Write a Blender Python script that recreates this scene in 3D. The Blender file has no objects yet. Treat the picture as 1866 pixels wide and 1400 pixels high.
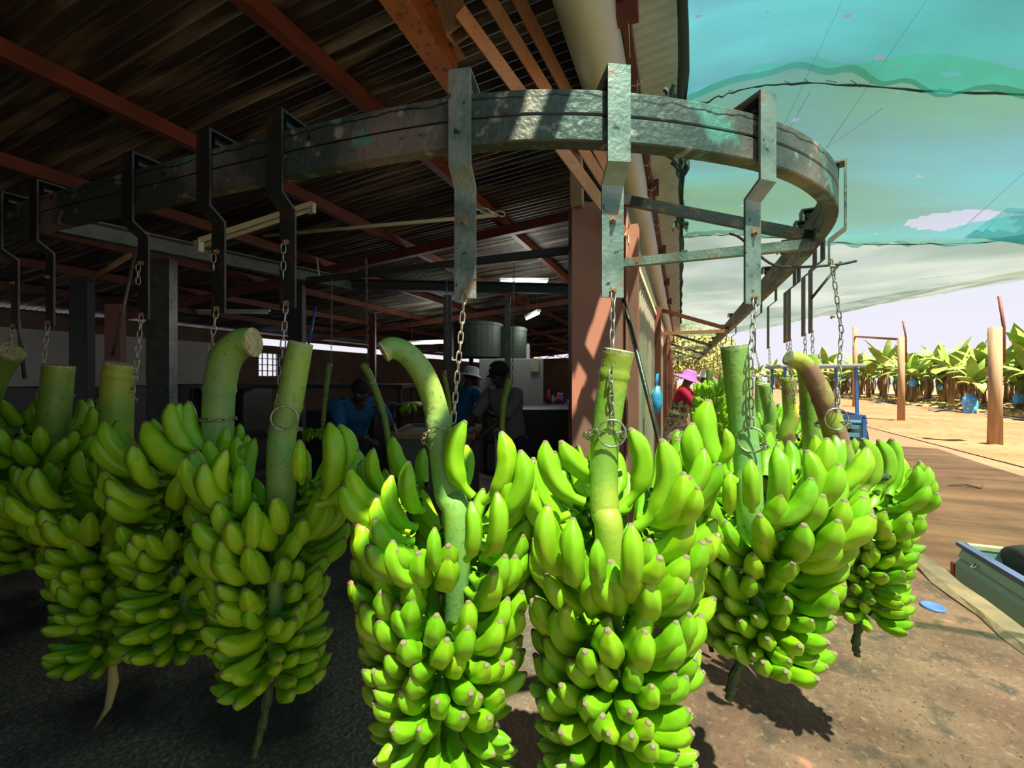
import bpy, math, random
import numpy as np
from mathutils import Vector, Matrix, Quaternion
C = bpy.context.scene.collection
PI = math.pi
# ------------------------------------------------------------------ frame
F, CX, HY, CAMZ = 760.0, 933.0, 690.0, 1.5
TH = math.radians(22.0); CT, ST = math.cos(TH), math.sin(TH)
def wx(xc, d): return (xc*CT - d*ST, xc*ST + d*CT)
def at(px, py, d):
    xc = (px-CX)/F*d; x, y = wx(xc, d)
    return Vector((x, y, CAMZ + (HY-py)/F*d))
def atz(px, py, z): return at(px, py, (z-CAMZ)*F/(HY-py))
def on_x(px, py, xw): return at(px, py, xw*F/CT/(px-CX-F*ST/CT))
def depth(p): return -p[0]*ST + p[1]*CT
# ------------------------------------------------------------------ materials
def mat(name, col, rough=.6, metal=0., noise=None, bump=None, spec=.5, trans=None):
    """noise: list of (scale, detail, lo, hi, colour[, stretch]) layers; bump: (scale, strength)"""
    m = bpy.data.materials.new(name); m.use_nodes = True
    nt = m.node_tree; N = nt.nodes; L = nt.links
    b = N['Principled BSDF']
    b.inputs['Roughness'].default_value = rough; b.inputs['Metallic'].default_value = metal
    b.inputs['Specular IOR Level'].default_value = spec
    b.inputs['Base Color'].default_value = (*col, 1)
    tc = N.new('ShaderNodeTexCoord'); last = None
    for ly in (noise or []):
        sc, det, lo, hi, c2 = ly[:5]
        st = ly[5] if len(ly) > 5 else (1, 1, 1)
        mp = N.new('ShaderNodeMapping'); mp.inputs['Scale'].default_value = st
        L.new(tc.outputs['Object'], mp.inputs['Vector'])
        nz = N.new('ShaderNodeTexNoise'); nz.inputs['Scale'].default_value = sc; nz.inputs['Detail'].default_value = det
        L.new(mp.outputs[0], nz.inputs['Vector'])
        mr = N.new('ShaderNodeMapRange'); mr.inputs['From Min'].default_value = lo; mr.inputs['From Max'].default_value = hi
        L.new(nz.outputs['Fac'], mr.inputs['Value'])
        mx = N.new('ShaderNodeMix'); mx.data_type = 'RGBA'
        L.new(mr.outputs[0], mx.inputs['Factor'])
        if last is None: mx.inputs['A'].default_value = (*col, 1)
        else: L.new(last, mx.inputs['A'])
        mx.inputs['B'].default_value = (*c2, 1); last = mx.outputs['Result']
    if last is not None: L.new(last, b.inputs['Base Color'])
    if bump:
        nz = N.new('ShaderNodeTexNoise'); nz.inputs['Scale'].default_value = bump[0]; nz.inputs['Detail'].default_value = 5
        L.new(tc.outputs['Object'], nz.inputs['Vector'])
        bp = N.new('ShaderNodeBump'); bp.inputs['Strength'].default_value = bump[1]; bp.inputs['Distance'].default_value = .01
        L.new(nz.outputs['Fac'], bp.inputs['Height']); L.new(bp.outputs[0], b.inputs['Normal'])
    return m
M = {}
M['tip'] = mat('banana_tip_scar', (.42,.3,.16), .9, noise=[(220,2,.42,.62,(.12,.07,.04))])
M['stalk'] = mat('banana_stalk_skin', (.17,.3,.05), .45, noise=[(9,4,.42,.62,(.28,.36,.04)),(5,5,.58,.7,(.25,.19,.09)),(60,3,.6,.75,(.12,.2,.06))], bump=(60,.15))
M['stalk_blue'] = mat('waxy_stalk_skin', (.2,.35,.1), .5, noise=[(6,4,.4,.65,(.3,.44,.07)),(14,5,.66,.74,(.38,.28,.13)),(60,3,.6,.75,(.1,.2,.07))], bump=(60,.15))
M['stalk_yel'] = mat('yellow_stalk_skin', (.22,.36,.04), .45, noise=[(5,4,.42,.58,(.42,.45,.05)),(11,5,.6,.72,(.25,.13,.05))], bump=(60,.15))
M['stalk_brown'] = mat('bruised_stalk_skin', (.24,.38,.06), .5, noise=[(5,4,.4,.56,(.42,.42,.05)),(8,5,.5,.6,(.32,.15,.09))], bump=(60,.15))
M['cut'] = mat('cut_stalk_end', (.55,.5,.27), .8, noise=[(60,3,.4,.7,(.33,.26,.12))])
M['dkstalk'] = mat('dark_tail_stem', (.07,.12,.03), .7, noise=[(60,3,.4,.7,(.03,.04,.02))])
M['dry'] = mat('dry_bract', (.5,.42,.16), .8)
def banana_mat():
    m = bpy.data.materials.new('banana_skin'); m.use_nodes = True
    nt = m.node_tree; N = nt.nodes; L = nt.links; b = N['Principled BSDF']
    b.inputs['Roughness'].default_value = .42; b.inputs['Specular IOR Level'].default_value = .45
    tc = N.new('ShaderNodeTexCoord'); oi = N.new('ShaderNodeObjectInfo')
    at_ = N.new('ShaderNodeAttribute'); at_.attribute_name = 'rid'
    ad = N.new('ShaderNodeMath'); ad.operation = 'ADD'; L.new(oi.outputs['Random'], ad.inputs[0]); L.new(at_.outputs['Fac'], ad.inputs[1])
    fr = N.new('ShaderNodeMath'); fr.operation = 'FRACT'; L.new(ad.outputs[0], fr.inputs[0])
    mx = N.new('ShaderNodeMix'); mx.data_type = 'RGBA'; L.new(fr.outputs[0], mx.inputs['Factor'])
    mx.inputs['A'].default_value = (.165,.41,.006,1); mx.inputs['B'].default_value = (.40,.58,.010,1)
    nz = N.new('ShaderNodeTexNoise'); nz.inputs['Scale'].default_value = 9; nz.inputs['Detail'].default_value = 3; L.new(tc.outputs['Object'], nz.inputs['Vector'])
    mr = N.new('ShaderNodeMapRange'); mr.inputs['From Min'].default_value = .35; mr.inputs['From Max'].default_value = .7; L.new(nz.outputs['Fac'], mr.inputs['Value'])
    m2 = N.new('ShaderNodeMix'); m2.data_type = 'RGBA'; L.new(mr.outputs[0], m2.inputs['Factor']); L.new(mx.outputs['Result'], m2.inputs['A']); m2.inputs['B'].default_value = (.25,.5,.012,1)
    n3 = N.new('ShaderNodeTexNoise'); n3.inputs['Scale'].default_value = 75; n3.inputs['Detail'].default_value = 2; L.new(tc.outputs['Object'], n3.inputs['Vector'])
    r3 = N.new('ShaderNodeMapRange'); r3.inputs['From Min'].default_value = .74; r3.inputs['From Max'].default_value = .79; L.new(n3.outputs['Fac'], r3.inputs['Value'])
    m3 = N.new('ShaderNodeMix'); m3.data_type = 'RGBA'; L.new(r3.outputs[0], m3.inputs['Factor']); L.new(m2.outputs['Result'], m3.inputs['A']); m3.inputs['B'].default_value = (.1,.12,.02,1)
    L.new(m3.outputs['Result'], b.inputs['Base Color'])
    return m
M['banana'] = banana_mat()
M['rail'] = mat('weathered_rail_paint', (.06,.08,.068), .5, .3, noise=[(2.2,5,.5,.62,(.25,.2,.165)),(16,5,.6,.7,(.36,.34,.3)),(7,4,.6,.68,(.12,.3,.25)),(30,4,.66,.75,(.012,.012,.012))], bump=(45,.5))
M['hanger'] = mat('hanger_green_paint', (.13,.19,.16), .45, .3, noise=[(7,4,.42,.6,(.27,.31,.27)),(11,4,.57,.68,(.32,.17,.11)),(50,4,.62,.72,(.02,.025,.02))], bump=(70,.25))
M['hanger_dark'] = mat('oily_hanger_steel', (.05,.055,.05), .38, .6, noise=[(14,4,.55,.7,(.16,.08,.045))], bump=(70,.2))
M['chain'] = mat('galvanised_chain', (.42,.38,.33), .4, .8, noise=[(80,2,.5,.7,(.2,.12,.07))])
M['roller'] = mat('greasy_roller', (.03,.03,.03), .25, .6)
M['bolt'] = mat('rusty_bolt', (.3,.16,.08), .6, .4)
M['galv'] = mat('galvanised_steel', (.2,.215,.205), .45, .5, noise=[(8,5,.4,.65,(.13,.145,.14)),(40,4,.5,.8,(.28,.29,.27))])
M['post_dark'] = mat('dark_grey_post', (.05,.052,.055), .6, .2)
M['redoxide'] = mat('red_oxide_paint', (.15,.035,.02), .6, noise=[(4,5,.4,.7,(.08,.02,.012))])
M['orange'] = mat('orange_oxide_paint', (.42,.15,.05), .6, noise=[(6,5,.45,.62,(.5,.19,.06)),(20,5,.58,.7,(.14,.04,.02))])
M['strip'] = mat('orange_tan_flat_bar', (.5,.26,.13), .6, noise=[(7,5,.4,.65,(.42,.19,.09)),(50,4,.5,.8,(.32,.16,.09))])  # orange-tan bar colour with browner noise patches
M['pillar'] = mat('brown_pillar_paint', (.3,.125,.085), .7, noise=[(3,5,.4,.7,(.24,.1,.07)),(60,3,.6,.8,(.18,.08,.06))])
M['wood'] = mat('rough_timber', (.35,.24,.12), .8, noise=[(20,5,.4,.7,(.2,.13,.06),(1,1,.1))])
M['cream'] = mat('cream_paint', (.6,.55,.38), .7, noise=[(12,5,.5,.7,(.4,.33,.2))])
M['duct'] = mat('pale_green_duct_paint', (.42,.45,.33), .5, noise=[(2,4,.4,.7,(.36,.38,.3))])
M['sheet'] = mat('grey_wall_sheeting', (.27,.26,.22), .6, .2, noise=[(1.5,5,.4,.65,(.38,.33,.24)),(8,4,.55,.8,(.18,.16,.13))])
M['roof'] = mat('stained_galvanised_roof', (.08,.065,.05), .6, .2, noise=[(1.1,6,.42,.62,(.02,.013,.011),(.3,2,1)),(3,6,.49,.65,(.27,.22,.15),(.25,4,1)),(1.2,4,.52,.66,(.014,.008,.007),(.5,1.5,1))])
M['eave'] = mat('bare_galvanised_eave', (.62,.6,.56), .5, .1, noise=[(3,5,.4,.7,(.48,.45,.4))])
M['plaster'] = mat('white_plaster', (.5,.47,.45), .8, noise=[(.8,5,.4,.7,(.4,.37,.35))])
M['brick'] = mat('brown_plaster', (.16,.1,.075), .85, noise=[(2,5,.4,.7,(.11,.07,.055))])
M['concrete'] = mat('kerb_concrete', (.33,.2,.11), .9, noise=[(4,6,.4,.65,(.2,.13,.08)),(25,5,.6,.75,(.12,.1,.07))], bump=(30,.6))
M['road'] = mat('dusty_road', (.2,.1,.058), .85, noise=[(.5,5,.4,.65,(.24,.13,.075)),(2,6,.5,.75,(.17,.085,.05),(1,.3,1))], bump=(15,.2))
M['sand'] = mat('orange_sand', (.24,.105,.045), .95, noise=[(.4,6,.4,.62,(.28,.145,.075)),(3,6,.55,.7,(.15,.065,.035))], bump=(5,.6))
M['litter'] = mat('dry_leaf_litter', (.22,.13,.075), .95, noise=[(3,6,.4,.6,(.36,.25,.16)),(8,6,.5,.65,(.14,.1,.06))], bump=(4,1))
M['pole'] = mat('treated_pole', (.33,.24,.14), .8, noise=[(5,5,.4,.7,(.22,.15,.085),(2,2,.2))])
M['leaf'] = mat('banana_leaf', (.13,.26,.035), .5, noise=[(.8,4,.4,.6,(.26,.35,.06)),(2,4,.58,.72,(.4,.32,.1))])
M['pstem'] = mat('banana_pseudostem', (.26,.18,.08), .8, noise=[(3,5,.4,.65,(.22,.13,.06),(1,1,.2)),(6,4,.6,.7,(.25,.3,.08))])
M['treeleaf'] = mat('yellow_green_foliage', (.24,.27,.06), .6, noise=[(1,4,.4,.6,(.27,.28,.08))])
M['debris'] = mat('dirt_crumbs', (.16,.08,.05), .95)
M['bark'] = mat('tree_bark', (.2,.14,.09), .9)
M['bluebag'] = mat('blue_bunch_bag', (.05,.35,.75), .4, noise=[(6,4,.5,.7,(.3,.6,.85))])
M['blue'] = mat('tractor_blue', (.04,.16,.5), .4)
M['skybl'] = mat('light_blue_panel', (.12,.38,.62), .4)
M['canopy'] = mat('grey_canopy', (.4,.45,.5), .5)
M['black'] = mat('black_rubber', (.02,.02,.02), .6, bump=(60,.3))
M['tyre'] = mat('tyre_rubber', (.045,.043,.04), .75, bump=(60,.5))
M['glass'] = mat('dark_glass', (.03,.04,.05), .1)
M['truck'] = mat('pale_blue_truck_paint', (.27,.42,.42), .35, noise=[(4,4,.5,.7,(.33,.46,.44))])
M['truckin'] = mat('truck_bed_liner', (.12,.13,.12), .7, noise=[(6,4,.4,.7,(.25,.2,.14))])
M['red'] = mat('red_lens', (.45,.03,.02), .3)
M['chrome'] = mat('chrome_hook', (.6,.58,.5), .25, .9)
M['lid'] = mat('blue_plastic', (.1,.18,.5), .5)
M['skin'] = mat('dark_skin', (.085,.04,.025), .5)
M['skin2'] = mat('brown_skin', (.2,.09,.055), .5)
M['hair'] = mat('black_hair', (.01,.01,.01), .8)
M['eye'] = mat('eye_white', (.25,.24,.22), .4)
M['blueshirt'] = mat('blue_cotton', (.01,.13,.33), .8)
M['darkblue'] = mat('dark_blue_jeans', (.02,.035,.09), .8)
M['greyshirt'] = mat('grey_cotton', (.2,.2,.23), .85)
M['black_cloth'] = mat('black_cloth', (.015,.015,.018), .9)
M['white_cloth'] = mat('white_cotton', (.75,.75,.8), .8)
M['purple'] = mat('purple_hat_cloth', (.55,.15,.65), .7)
M['crimson'] = mat('crimson_knit', (.5,.005,.05), .8)
M['tanvest'] = mat('patterned_tan_vest', (.42,.36,.25), .85, noise=[(18,2,.5,.56,(.08,.07,.06))])
M['plaid'] = mat('beige_wrap_cloth', (.5,.4,.3), .85, noise=[(22,2,.5,.58,(.18,.14,.12))])
M['slate'] = mat('slate_blue_cloth', (.12,.14,.28), .85)
M['machine'] = mat('dark_green_tank_paint', (.03,.045,.03), .6)
M['whitebox'] = mat('off_white_machine', (.45,.44,.42), .6)
M['crate'] = mat('black_plastic_crate', (.02,.022,.025), .5)
M['greybox'] = mat('grey_concrete_tank', (.1,.1,.1), .8)
M['purplec'] = mat('violet_plastic', (.2,.05,.35), .5)
M['tube'] = mat('white_tube_fitting', (.6,.6,.55), .5)
M['rope'] = mat('white_string', (.6,.5,.45), .9)
M['netdark'] = mat('dark_torn_netting', (.03,.07,.06), .9)
M['hemp'] = mat('bamboo_rod', (.4,.34,.2), .7)
def emis(name, col, s):
    m = bpy.data.materials.new(name); m.use_nodes = True; b = m.node_tree.nodes['Principled BSDF']
    b.inputs['Base Color'].default_value = (*col, 1); b.inputs['Emission Color'].default_value = (*col, 1); b.inputs['Emission Strength'].default_value = s
    return m
M['lamp_on'] = emis('lit_fluorescent_tube', (.9,1,.95), 2.5)
def floor_mat():
    m = mat('packhouse_floor', (.1,.09,.08), .9)
    nt = m.node_tree; N = nt.nodes; L = nt.links; b = N['Principled BSDF']
    tc = N.new('ShaderNodeTexCoord'); sx = N.new('ShaderNodeSeparateXYZ'); L.new(tc.outputs['Object'], sx.inputs[0])
    def nz(s, d, lo, hi):
        n = N.new('ShaderNodeTexNoise'); n.inputs['Scale'].default_value = s; n.inputs['Detail'].default_value = d; L.new(tc.outputs['Object'], n.inputs['Vector'])
        r = N.new('ShaderNodeMapRange'); r.inputs['From Min'].default_value = lo; r.inputs['From Max'].default_value = hi; L.new(n.outputs['Fac'], r.inputs['Value']); return r.outputs[0]
    def mix(f, a, c):
        x = N.new('ShaderNodeMix'); x.data_type = 'RGBA'; L.new(f, x.inputs['Factor'])
        for k, v in (('A', a), ('B', c)):
            if isinstance(v, tuple): x.inputs[k].default_value = (*v, 1)
            else: L.new(v, x.inputs[k])
        return x.outputs['Result']
    grey = mix(nz(60, 4, .45, .65), (.17,.135,.11), (.36,.3,.25))
    grey = mix(nz(1.3, 6, .5, .62), grey, (.05,.045,.04))
    red = mix(nz(2.2, 6, .4, .62), (.165,.068,.045), (.235,.112,.074))
    red = mix(nz(7, 7, .52, .66), red, (.1,.055,.04))
    red = mix(nz(30, 7, .56, .74), red, (.3,.17,.1))
    ad = N.new('ShaderNodeMath'); ad.operation = 'MULTIPLY_ADD'; L.new(nz(2.5, 5, .2, .8), ad.inputs[0]); ad.inputs[1].default_value = .7; L.new(sx.outputs[0], ad.inputs[2])
    r = N.new('ShaderNodeMapRange'); r.inputs['From Min'].default_value = -.75; r.inputs['From Max'].default_value = -.25; L.new(ad.outputs[0], r.inputs['Value'])
    L.new(mix(r.outputs[0], grey, red), b.inputs['Base Color'])
    n = N.new('ShaderNodeTexNoise'); n.inputs['Scale'].default_value = 28; n.inputs['Detail'].default_value = 8; L.new(tc.outputs['Object'], n.inputs['Vector'])
    bp = N.new('ShaderNodeBump'); bp.inputs['Strength'].default_value = .8; bp.inputs['Distance'].default_value = .02
    L.new(n.outputs['Fac'], bp.inputs['Height']); L.new(bp.outputs[0], b.inputs['Normal'])
    return m
M['floor'] = floor_mat()
def net_mat(name, col, open_, tint, holes=.8, wave=0):
    """shade cloth: part woven translucent tape, part open mesh"""
    m = bpy.data.materials.new(name); m.use_nodes = True; nt = m.node_tree; N = nt.nodes; L = nt.links
    for n in list(N): N.remove(n)
    out = N.new('ShaderNodeOutputMaterial')
    tl = N.new('ShaderNodeBsdfTranslucent'); df = N.new('ShaderNodeBsdfDiffuse'); tr = N.new('ShaderNodeBsdfTransparent'); tr2 = N.new('ShaderNodeBsdfTransparent')
    tc = N.new('ShaderNodeTexCoord')
    nz = N.new('ShaderNodeTexNoise'); nz.inputs['Scale'].default_value = .55; nz.inputs['Detail'].default_value = 5; nz.inputs['Roughness'].default_value = .45
    L.new(tc.outputs['Object'], nz.inputs['Vector'])
    mr = N.new('ShaderNodeMapRange'); mr.inputs['From Min'].default_value = .38; mr.inputs['From Max'].default_value = .62; L.new(nz.outputs['Fac'], mr.inputs['Value'])
    mx = N.new('ShaderNodeMix'); mx.data_type = 'RGBA'; L.new(mr.outputs[0], mx.inputs['Factor'])
    mx.inputs['A'].default_value = (*col[0], 1); mx.inputs['B'].default_value = (*col[1], 1)
    L.new(mx.outputs['Result'], tl.inputs['Color']); L.new(mx.outputs['Result'], df.inputs['Color'])
    n2 = N.new('ShaderNodeTexNoise'); n2.inputs['Scale'].default_value = .9; n2.inputs['Detail'].default_value = 7; n2.inputs['Roughness'].default_value = .6; n2.inputs['Distortion'].default_value = .5
    m2 = N.new('ShaderNodeMapping'); m2.inputs['Scale'].default_value = (.45, 2.2, 1); m2.inputs['Rotation'].default_value = (0, 0, -.25); L.new(tc.outputs['Object'], m2.inputs['Vector']); L.new(m2.outputs[0], n2.inputs['Vector'])
    r2 = N.new('ShaderNodeMapRange'); r2.inputs['From Min'].default_value = .36; r2.inputs['From Max'].default_value = .64; r2.inputs['To Min'].default_value = open_+.1; r2.inputs['To Max'].default_value = open_-.2; L.new(n2.outputs['Fac'], r2.inputs['Value'])
    t2 = N.new('ShaderNodeMix'); t2.data_type = 'RGBA'; L.new(mr.outputs[0], t2.inputs['Factor']); t2.inputs['A'].default_value = (*tint, 1); t2.inputs['B'].default_value = (tint[0]*(.85 if wave else .8), tint[1]*.9, tint[2]*(.62 if wave else .8), 1); L.new(t2.outputs['Result'], tr.inputs['Color'])
    a = N.new('ShaderNodeMixShader'); a.inputs[0].default_value = .2; L.new(tl.outputs[0], a.inputs[1]); L.new(df.outputs[0], a.inputs[2])
    b = N.new('ShaderNodeMixShader'); b.inputs[0].default_value = open_; L.new(a.outputs[0], b.inputs[1]); L.new(tr.outputs[0], b.inputs[2]); L.new(r2.outputs[0], b.inputs[0])
    vo = N.new('ShaderNodeTexNoise'); vo.inputs['Scale'].default_value = 7; vo.inputs['Detail'].default_value = 1
    mp = N.new('ShaderNodeMapping'); mp.inputs['Scale'].default_value = (1, 1.6, 1); L.new(tc.outputs['Object'], mp.inputs['Vector']); L.new(mp.outputs[0], vo.inputs['Vector'])
    gt = N.new('ShaderNodeMath'); gt.operation = 'GREATER_THAN'; gt.inputs[1].default_value = holes; L.new(vo.outputs['Fac'], gt.inputs[0])
    c = N.new('ShaderNodeMixShader'); L.new(gt.outputs[0], c.inputs[0]); L.new(b.outputs[0], c.inputs[1]); L.new(tr2.outputs[0], c.inputs[2])
    L.new(c.outputs[0], out.inputs['Surface'])
    return m
M['net'] = net_mat('turquoise_shade_net', ((.05,.25,.32),(.02,.16,.16)), .68, (.56,.80,.85), .775)
M['net2'] = net_mat('green_shade_net', ((.035,.17,.19),(.055,.12,.07)), .64, (.54,.76,.78), .77, 1)
M['net3'] = net_mat('faded_grey_shade_net', ((.18,.21,.2),(.08,.11,.1)), .46, (.74,.82,.8), .8)
# ------------------------------------------------------------------ meshes
def mesh_obj(name, verts, faces, m, parent=None, smooth=False, mi=None, loc=None):
    me = bpy.data.meshes.new(name); me.from_pydata([tuple(v) for v in verts], [], faces)
    for x in (m if isinstance(m, (list, tuple)) else [m]): me.materials.append(x)
    if mi is not None: me.polygons.foreach_set('material_index', mi)
    if smooth: me.polygons.foreach_set('use_smooth', [True]*len(me.polygons))
    me.update()
    o = bpy.data.objects.new(name, me); C.objects.link(o)
    if parent is not None: o.parent = parent
    if loc is not None: o.location = loc
    return o
class MB:
    def __init__(s): s.v = []; s.f = []; s.mi = []
    def add(s, v, f, k=0):
        n = len(s.v); s.v += [Vector(x) for x in v]; s.f += [tuple(i+n for i in q) for q in f]; s.mi += [k]*len(f); return s
    def box(s, c, size, rot=None, k=0):
        a, b, d = [q/2 for q in size]; R = rot if rot is not None else Matrix.Identity(3)
        v = [Vector(c) + R @ Vector((i*a, j*b, l*d)) for i in (-1,1) for j in (-1,1) for l in (-1,1)]
        return s.add(v, [(0,1,3,2),(4,6,7,5),(0,4,5,1),(2,3,7,6),(0,2,6,4),(1,5,7,3)], k)
    def beam(s, a, b, w, h, up=(0,0,1), k=0):
        a, b = Vector(a), Vector(b); t = (b-a).normalized(); side = t.cross(Vector(up)).normalized(); u = side.cross(t)
        R = Matrix((side, t, u)).transposed()
        return s.box((a+b)/2, (w, (b-a).length, h), R, k)
    def tube(s, pts, r, n=10, caps=True, k=0, closed=False):
        pts = [Vector(p) for p in pts]; m = len(pts); r = r if isinstance(r, (list, tuple)) else [r]*m
        ref = None; V = []
        for i, p in enumerate(pts):
            if closed: t = pts[(i+1) % m] - pts[i-1]
            else: t = pts[min(i+1, m-1)] - pts[max(i-1, 0)]
            t.normalize()
            if ref is None:
                ref = t.orthogonal().normalized()
            ref = (ref - t*ref.dot(t)).normalized(); q = t.cross(ref)
            V += [p + (ref*math.cos(2*PI*j/n) + q*math.sin(2*PI*j/n))*r[i] for j in range(n)]
        fs = []
        for i in range(m if closed else m-1):
            i2 = (i+1) % m
            for j in range(n): fs.append((i*n+j, i*n+(j+1) % n, i2*n+(j+1) % n, i2*n+j))
        if caps and not closed: fs.append(tuple(range(n-1, -1, -1))); fs.append(tuple((m-1)*n+j for j in range(n)))
        return s.add(V, fs, k)
    def lathe(s, prof, c=(0,0,0), n=24, rot=None, k=0):
        R = rot if rot is not None else Matrix.Identity(3); c = Vector(c); V = []
        for (r, z) in prof: V += [c + R @ Vector((r*math.cos(2*PI*j/n), r*math.sin(2*PI*j/n), z)) for j in range(n)]
        fs = [(i*n+j, i*n+(j+1) % n, (i+1)*n+(j+1) % n, (i+1)*n+j) for i in range(len(prof)-1) for j in range(n)]
        return s.add(V, fs, k)
    def ball(s, c, r, n=12, k=0, rot=None):
        r = r if isinstance(r, (tuple, list)) else (r, r, r); R = rot if rot is not None else Matrix.Identity(3); V = []
        m = n//2+1
        for i in range(m):
            a = PI*i/(m-1)
            for j in range(n): V.append(Vector(c) + R @ Vector((r[0]*math.sin(a)*math.cos(2*PI*j/n), r[1]*math.sin(a)*math.sin(2*PI*j/n), r[2]*math.cos(a))))
        return s.add(V, [(i*n+j, (i+1)*n+j, (i+1)*n+(j+1) % n, i*n+(j+1) % n) for i in range(m-1) for j in range(n)], k)
    def build(s, name, m, parent=None, smooth=False, loc=None):
        return mesh_obj(name, s.v, s.f, m, parent, smooth, s.mi if isinstance(m, (list, tuple)) else None, loc)
def tag(o, label, cat, group=None, kind=None):
    o['label'] = label; o['category'] = cat
    if group: o['group'] = group
    if kind: o['kind'] = kind
    return o
def struct(o): o['kind'] = 'structure'; return o
def empty(name, loc, rz=0):
    o = bpy.data.objects.new(name, None); o.empty_display_size = .1; C.objects.link(o); o.location = loc; o.rotation_euler = (0,0,rz); return o
def rel(o, loc):            # keep world-space mesh under an Empty at loc
    o.location = -Vector(loc); return o
def bezier(pts, n=20):
    """Catmull-Rom through pts"""
    P = [Vector(p) for p in pts]; P = [2*P[0]-P[1]] + P + [2*P[-1]-P[-2]]; out = []
    for i in range(1, len(P)-2):
        for k in range(n):
            t = k/n; a, b, c, d = P[i-1:i+3]
            out.append(.5*((2*b) + (c-a)*t + (2*a-5*b+4*c-d)*t*t + (3*b-a-3*c+d)*t**3))
    out.append(P[-2]); return out

def rail_grime(m, z0):
    nt = m.node_tree; N = nt.nodes; L = nt.links; b = N['Principled BSDF']; old = b.inputs['Base Color'].links[0].from_socket
    tc = N.new('ShaderNodeTexCoord'); sx = N.new('ShaderNodeSeparateXYZ'); L.new(tc.outputs['Object'], sx.inputs[0])
    n = N.new('ShaderNodeTexNoise'); n.inputs['Scale'].default_value = 14; n.inputs['Detail'].default_value = 6; L.new(tc.outputs['Object'], n.inputs['Vector'])
    a = N.new('ShaderNodeMath'); a.operation = 'MULTIPLY_ADD'; L.new(n.outputs['Fac'], a.inputs[0]); a.inputs[1].default_value = .035; L.new(sx.outputs[2], a.inputs[2])
    r = N.new('ShaderNodeValToRGB'); r.color_ramp.interpolation = 'LINEAR'; e = r.color_ramp.elements
    s = N.new('ShaderNodeMapRange'); s.inputs['From Min'].default_value = z0-.01; s.inputs['From Max'].default_value = z0+.03; L.new(a.outputs[0], s.inputs['Value'])
    L.new(s.outputs[0], r.inputs[0]); e[0].position = .42; e[0].color = (0,0,0,1); e[1].position = .62; e[1].color = (0,0,0,1)
    for p, v in ((.48,.95),(.54,.95)): q = e.new(p); q.color = (v,v,v,1)
    mx = N.new('ShaderNodeMix'); mx.data_type = 'RGBA'; L.new(r.outputs[0], mx.inputs['Factor']); L.new(old, mx.inputs['A']); mx.inputs['B'].default_value = (.012,.012,.012,1); L.new(mx.outputs['Result'], b.inputs['Base Color'])
rail_grime(M['rail'], 2.262)
# ------------------------------------------------------------------ bananas
def banana_mesh(e0, e1, L=1.0, R=.118, n=20, m=15, seed=0):
    """finger growing along local +X, bending from elevation e0 to e1 (degrees); five soft ridges, a neck and a blunt dry tip"""
    rnd = random.Random(seed); p = Vector((0,0,0)); pts = [p.copy()]; els = []
    ts = [i/(m-2)*.955 for i in range(m-1)] + [.982, 1.0]
    for i in range(m):
        t = (ts[i]+ts[i+1])/2; tt = max(0, min(1, (t-.08)/.85)); e = math.radians(e0 + (e1-e0)*(tt**.9)); els.append(e)
        p = p + Vector((math.cos(e), 0, math.sin(e)))*(L*(ts[i+1]-ts[i])); pts.append(p.copy())
    V = []; Fc = []; mi = []
    def rad(t):
        if t < .13: return .46
        if t < .34: a = (t-.13)/.21; return .46 + .54*(3*a*a-2*a**3)
        if t < .72: return 1.0 + .03*math.sin((t-.34)/.38*PI)
        if t < .94: a = (t-.72)/.22; return 1 - .5*a**2.2
        a = (t-.94)/.06; return .5 - .24*a
    for i, q in enumerate(pts):
        t = ts[i]; e = els[min(i, m-1)] if i in (0, m) else (els[i-1]+els[i])/2
        up = Vector((-math.sin(e), 0, math.cos(e))); sd = Vector((0,1,0)); r = rad(t)*R*L
        for j in range(n):
            a = 2*PI*j/n; k = 1 + (.07*math.cos(5*a + PI*.1)+.018*math.cos(10*a + PI*.2) if t > .15 else 0)
            V.append(q + (up*math.sin(a) + sd*math.cos(a))*r*k)
    for i in range(m):
        for j in range(n): Fc.append((i*n+j, i*n+(j+1) % n, (i+1)*n+(j+1) % n, (i+1)*n+j)); mi.append(1 if i == m-1 else 0)
    # tip plug
    d = (pts[-1]-pts[-2]).normalized(); b = len(V); base = m*n
    for j in range(n): V.append(pts[-1] + (V[base+j]-pts[-1])*.72 + d*R*L*.10)
    for j in range(n): Fc.append((base+j, base+(j+1) % n, b+(j+1) % n, b+j)); mi.append(1)
    V.append(pts[-1] + d*R*L*.03); c = len(V)-1
    for j in range(n): Fc.append((b+j, b+(j+1) % n, c)); mi.append(1)
    me = bpy.data.meshes.new('banana'); me.from_pydata([tuple(v) for v in V], [], Fc)
    me.materials.append(M['banana']); me.materials.append(M['tip']); me.polygons.foreach_set('material_index', mi)
    me.polygons.foreach_set('use_smooth', [True]*len(me.polygons)); me.update()
    return me
ELS = {'top': [(20,92),(8,86),(-8,80)], 'up': [(-8,80),(-16,74),(-6,64)], 'mid': [(-14,70),(-22,58),(-10,48)], 'low': [(-20,48),(-28,36),(-16,28)], 'down': [(-28,16),(-34,4),(-24,-8)]}
BM = {k: [banana_mesh(a, b, R=(.118 if k == 'top' else .128), seed=i) for i, (a, b) in enumerate(v)] for k, v in ELS.items()}
BA = {}
for k, v in BM.items():
    BA[k] = []
    for me in v:
        co = np.empty(len(me.vertices)*3); me.vertices.foreach_get('co', co)
        BA[k].append((co.reshape(-1,3), [tuple(p.vertices) for p in me.polygons], [p.material_index for p in me.polygons]))
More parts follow.
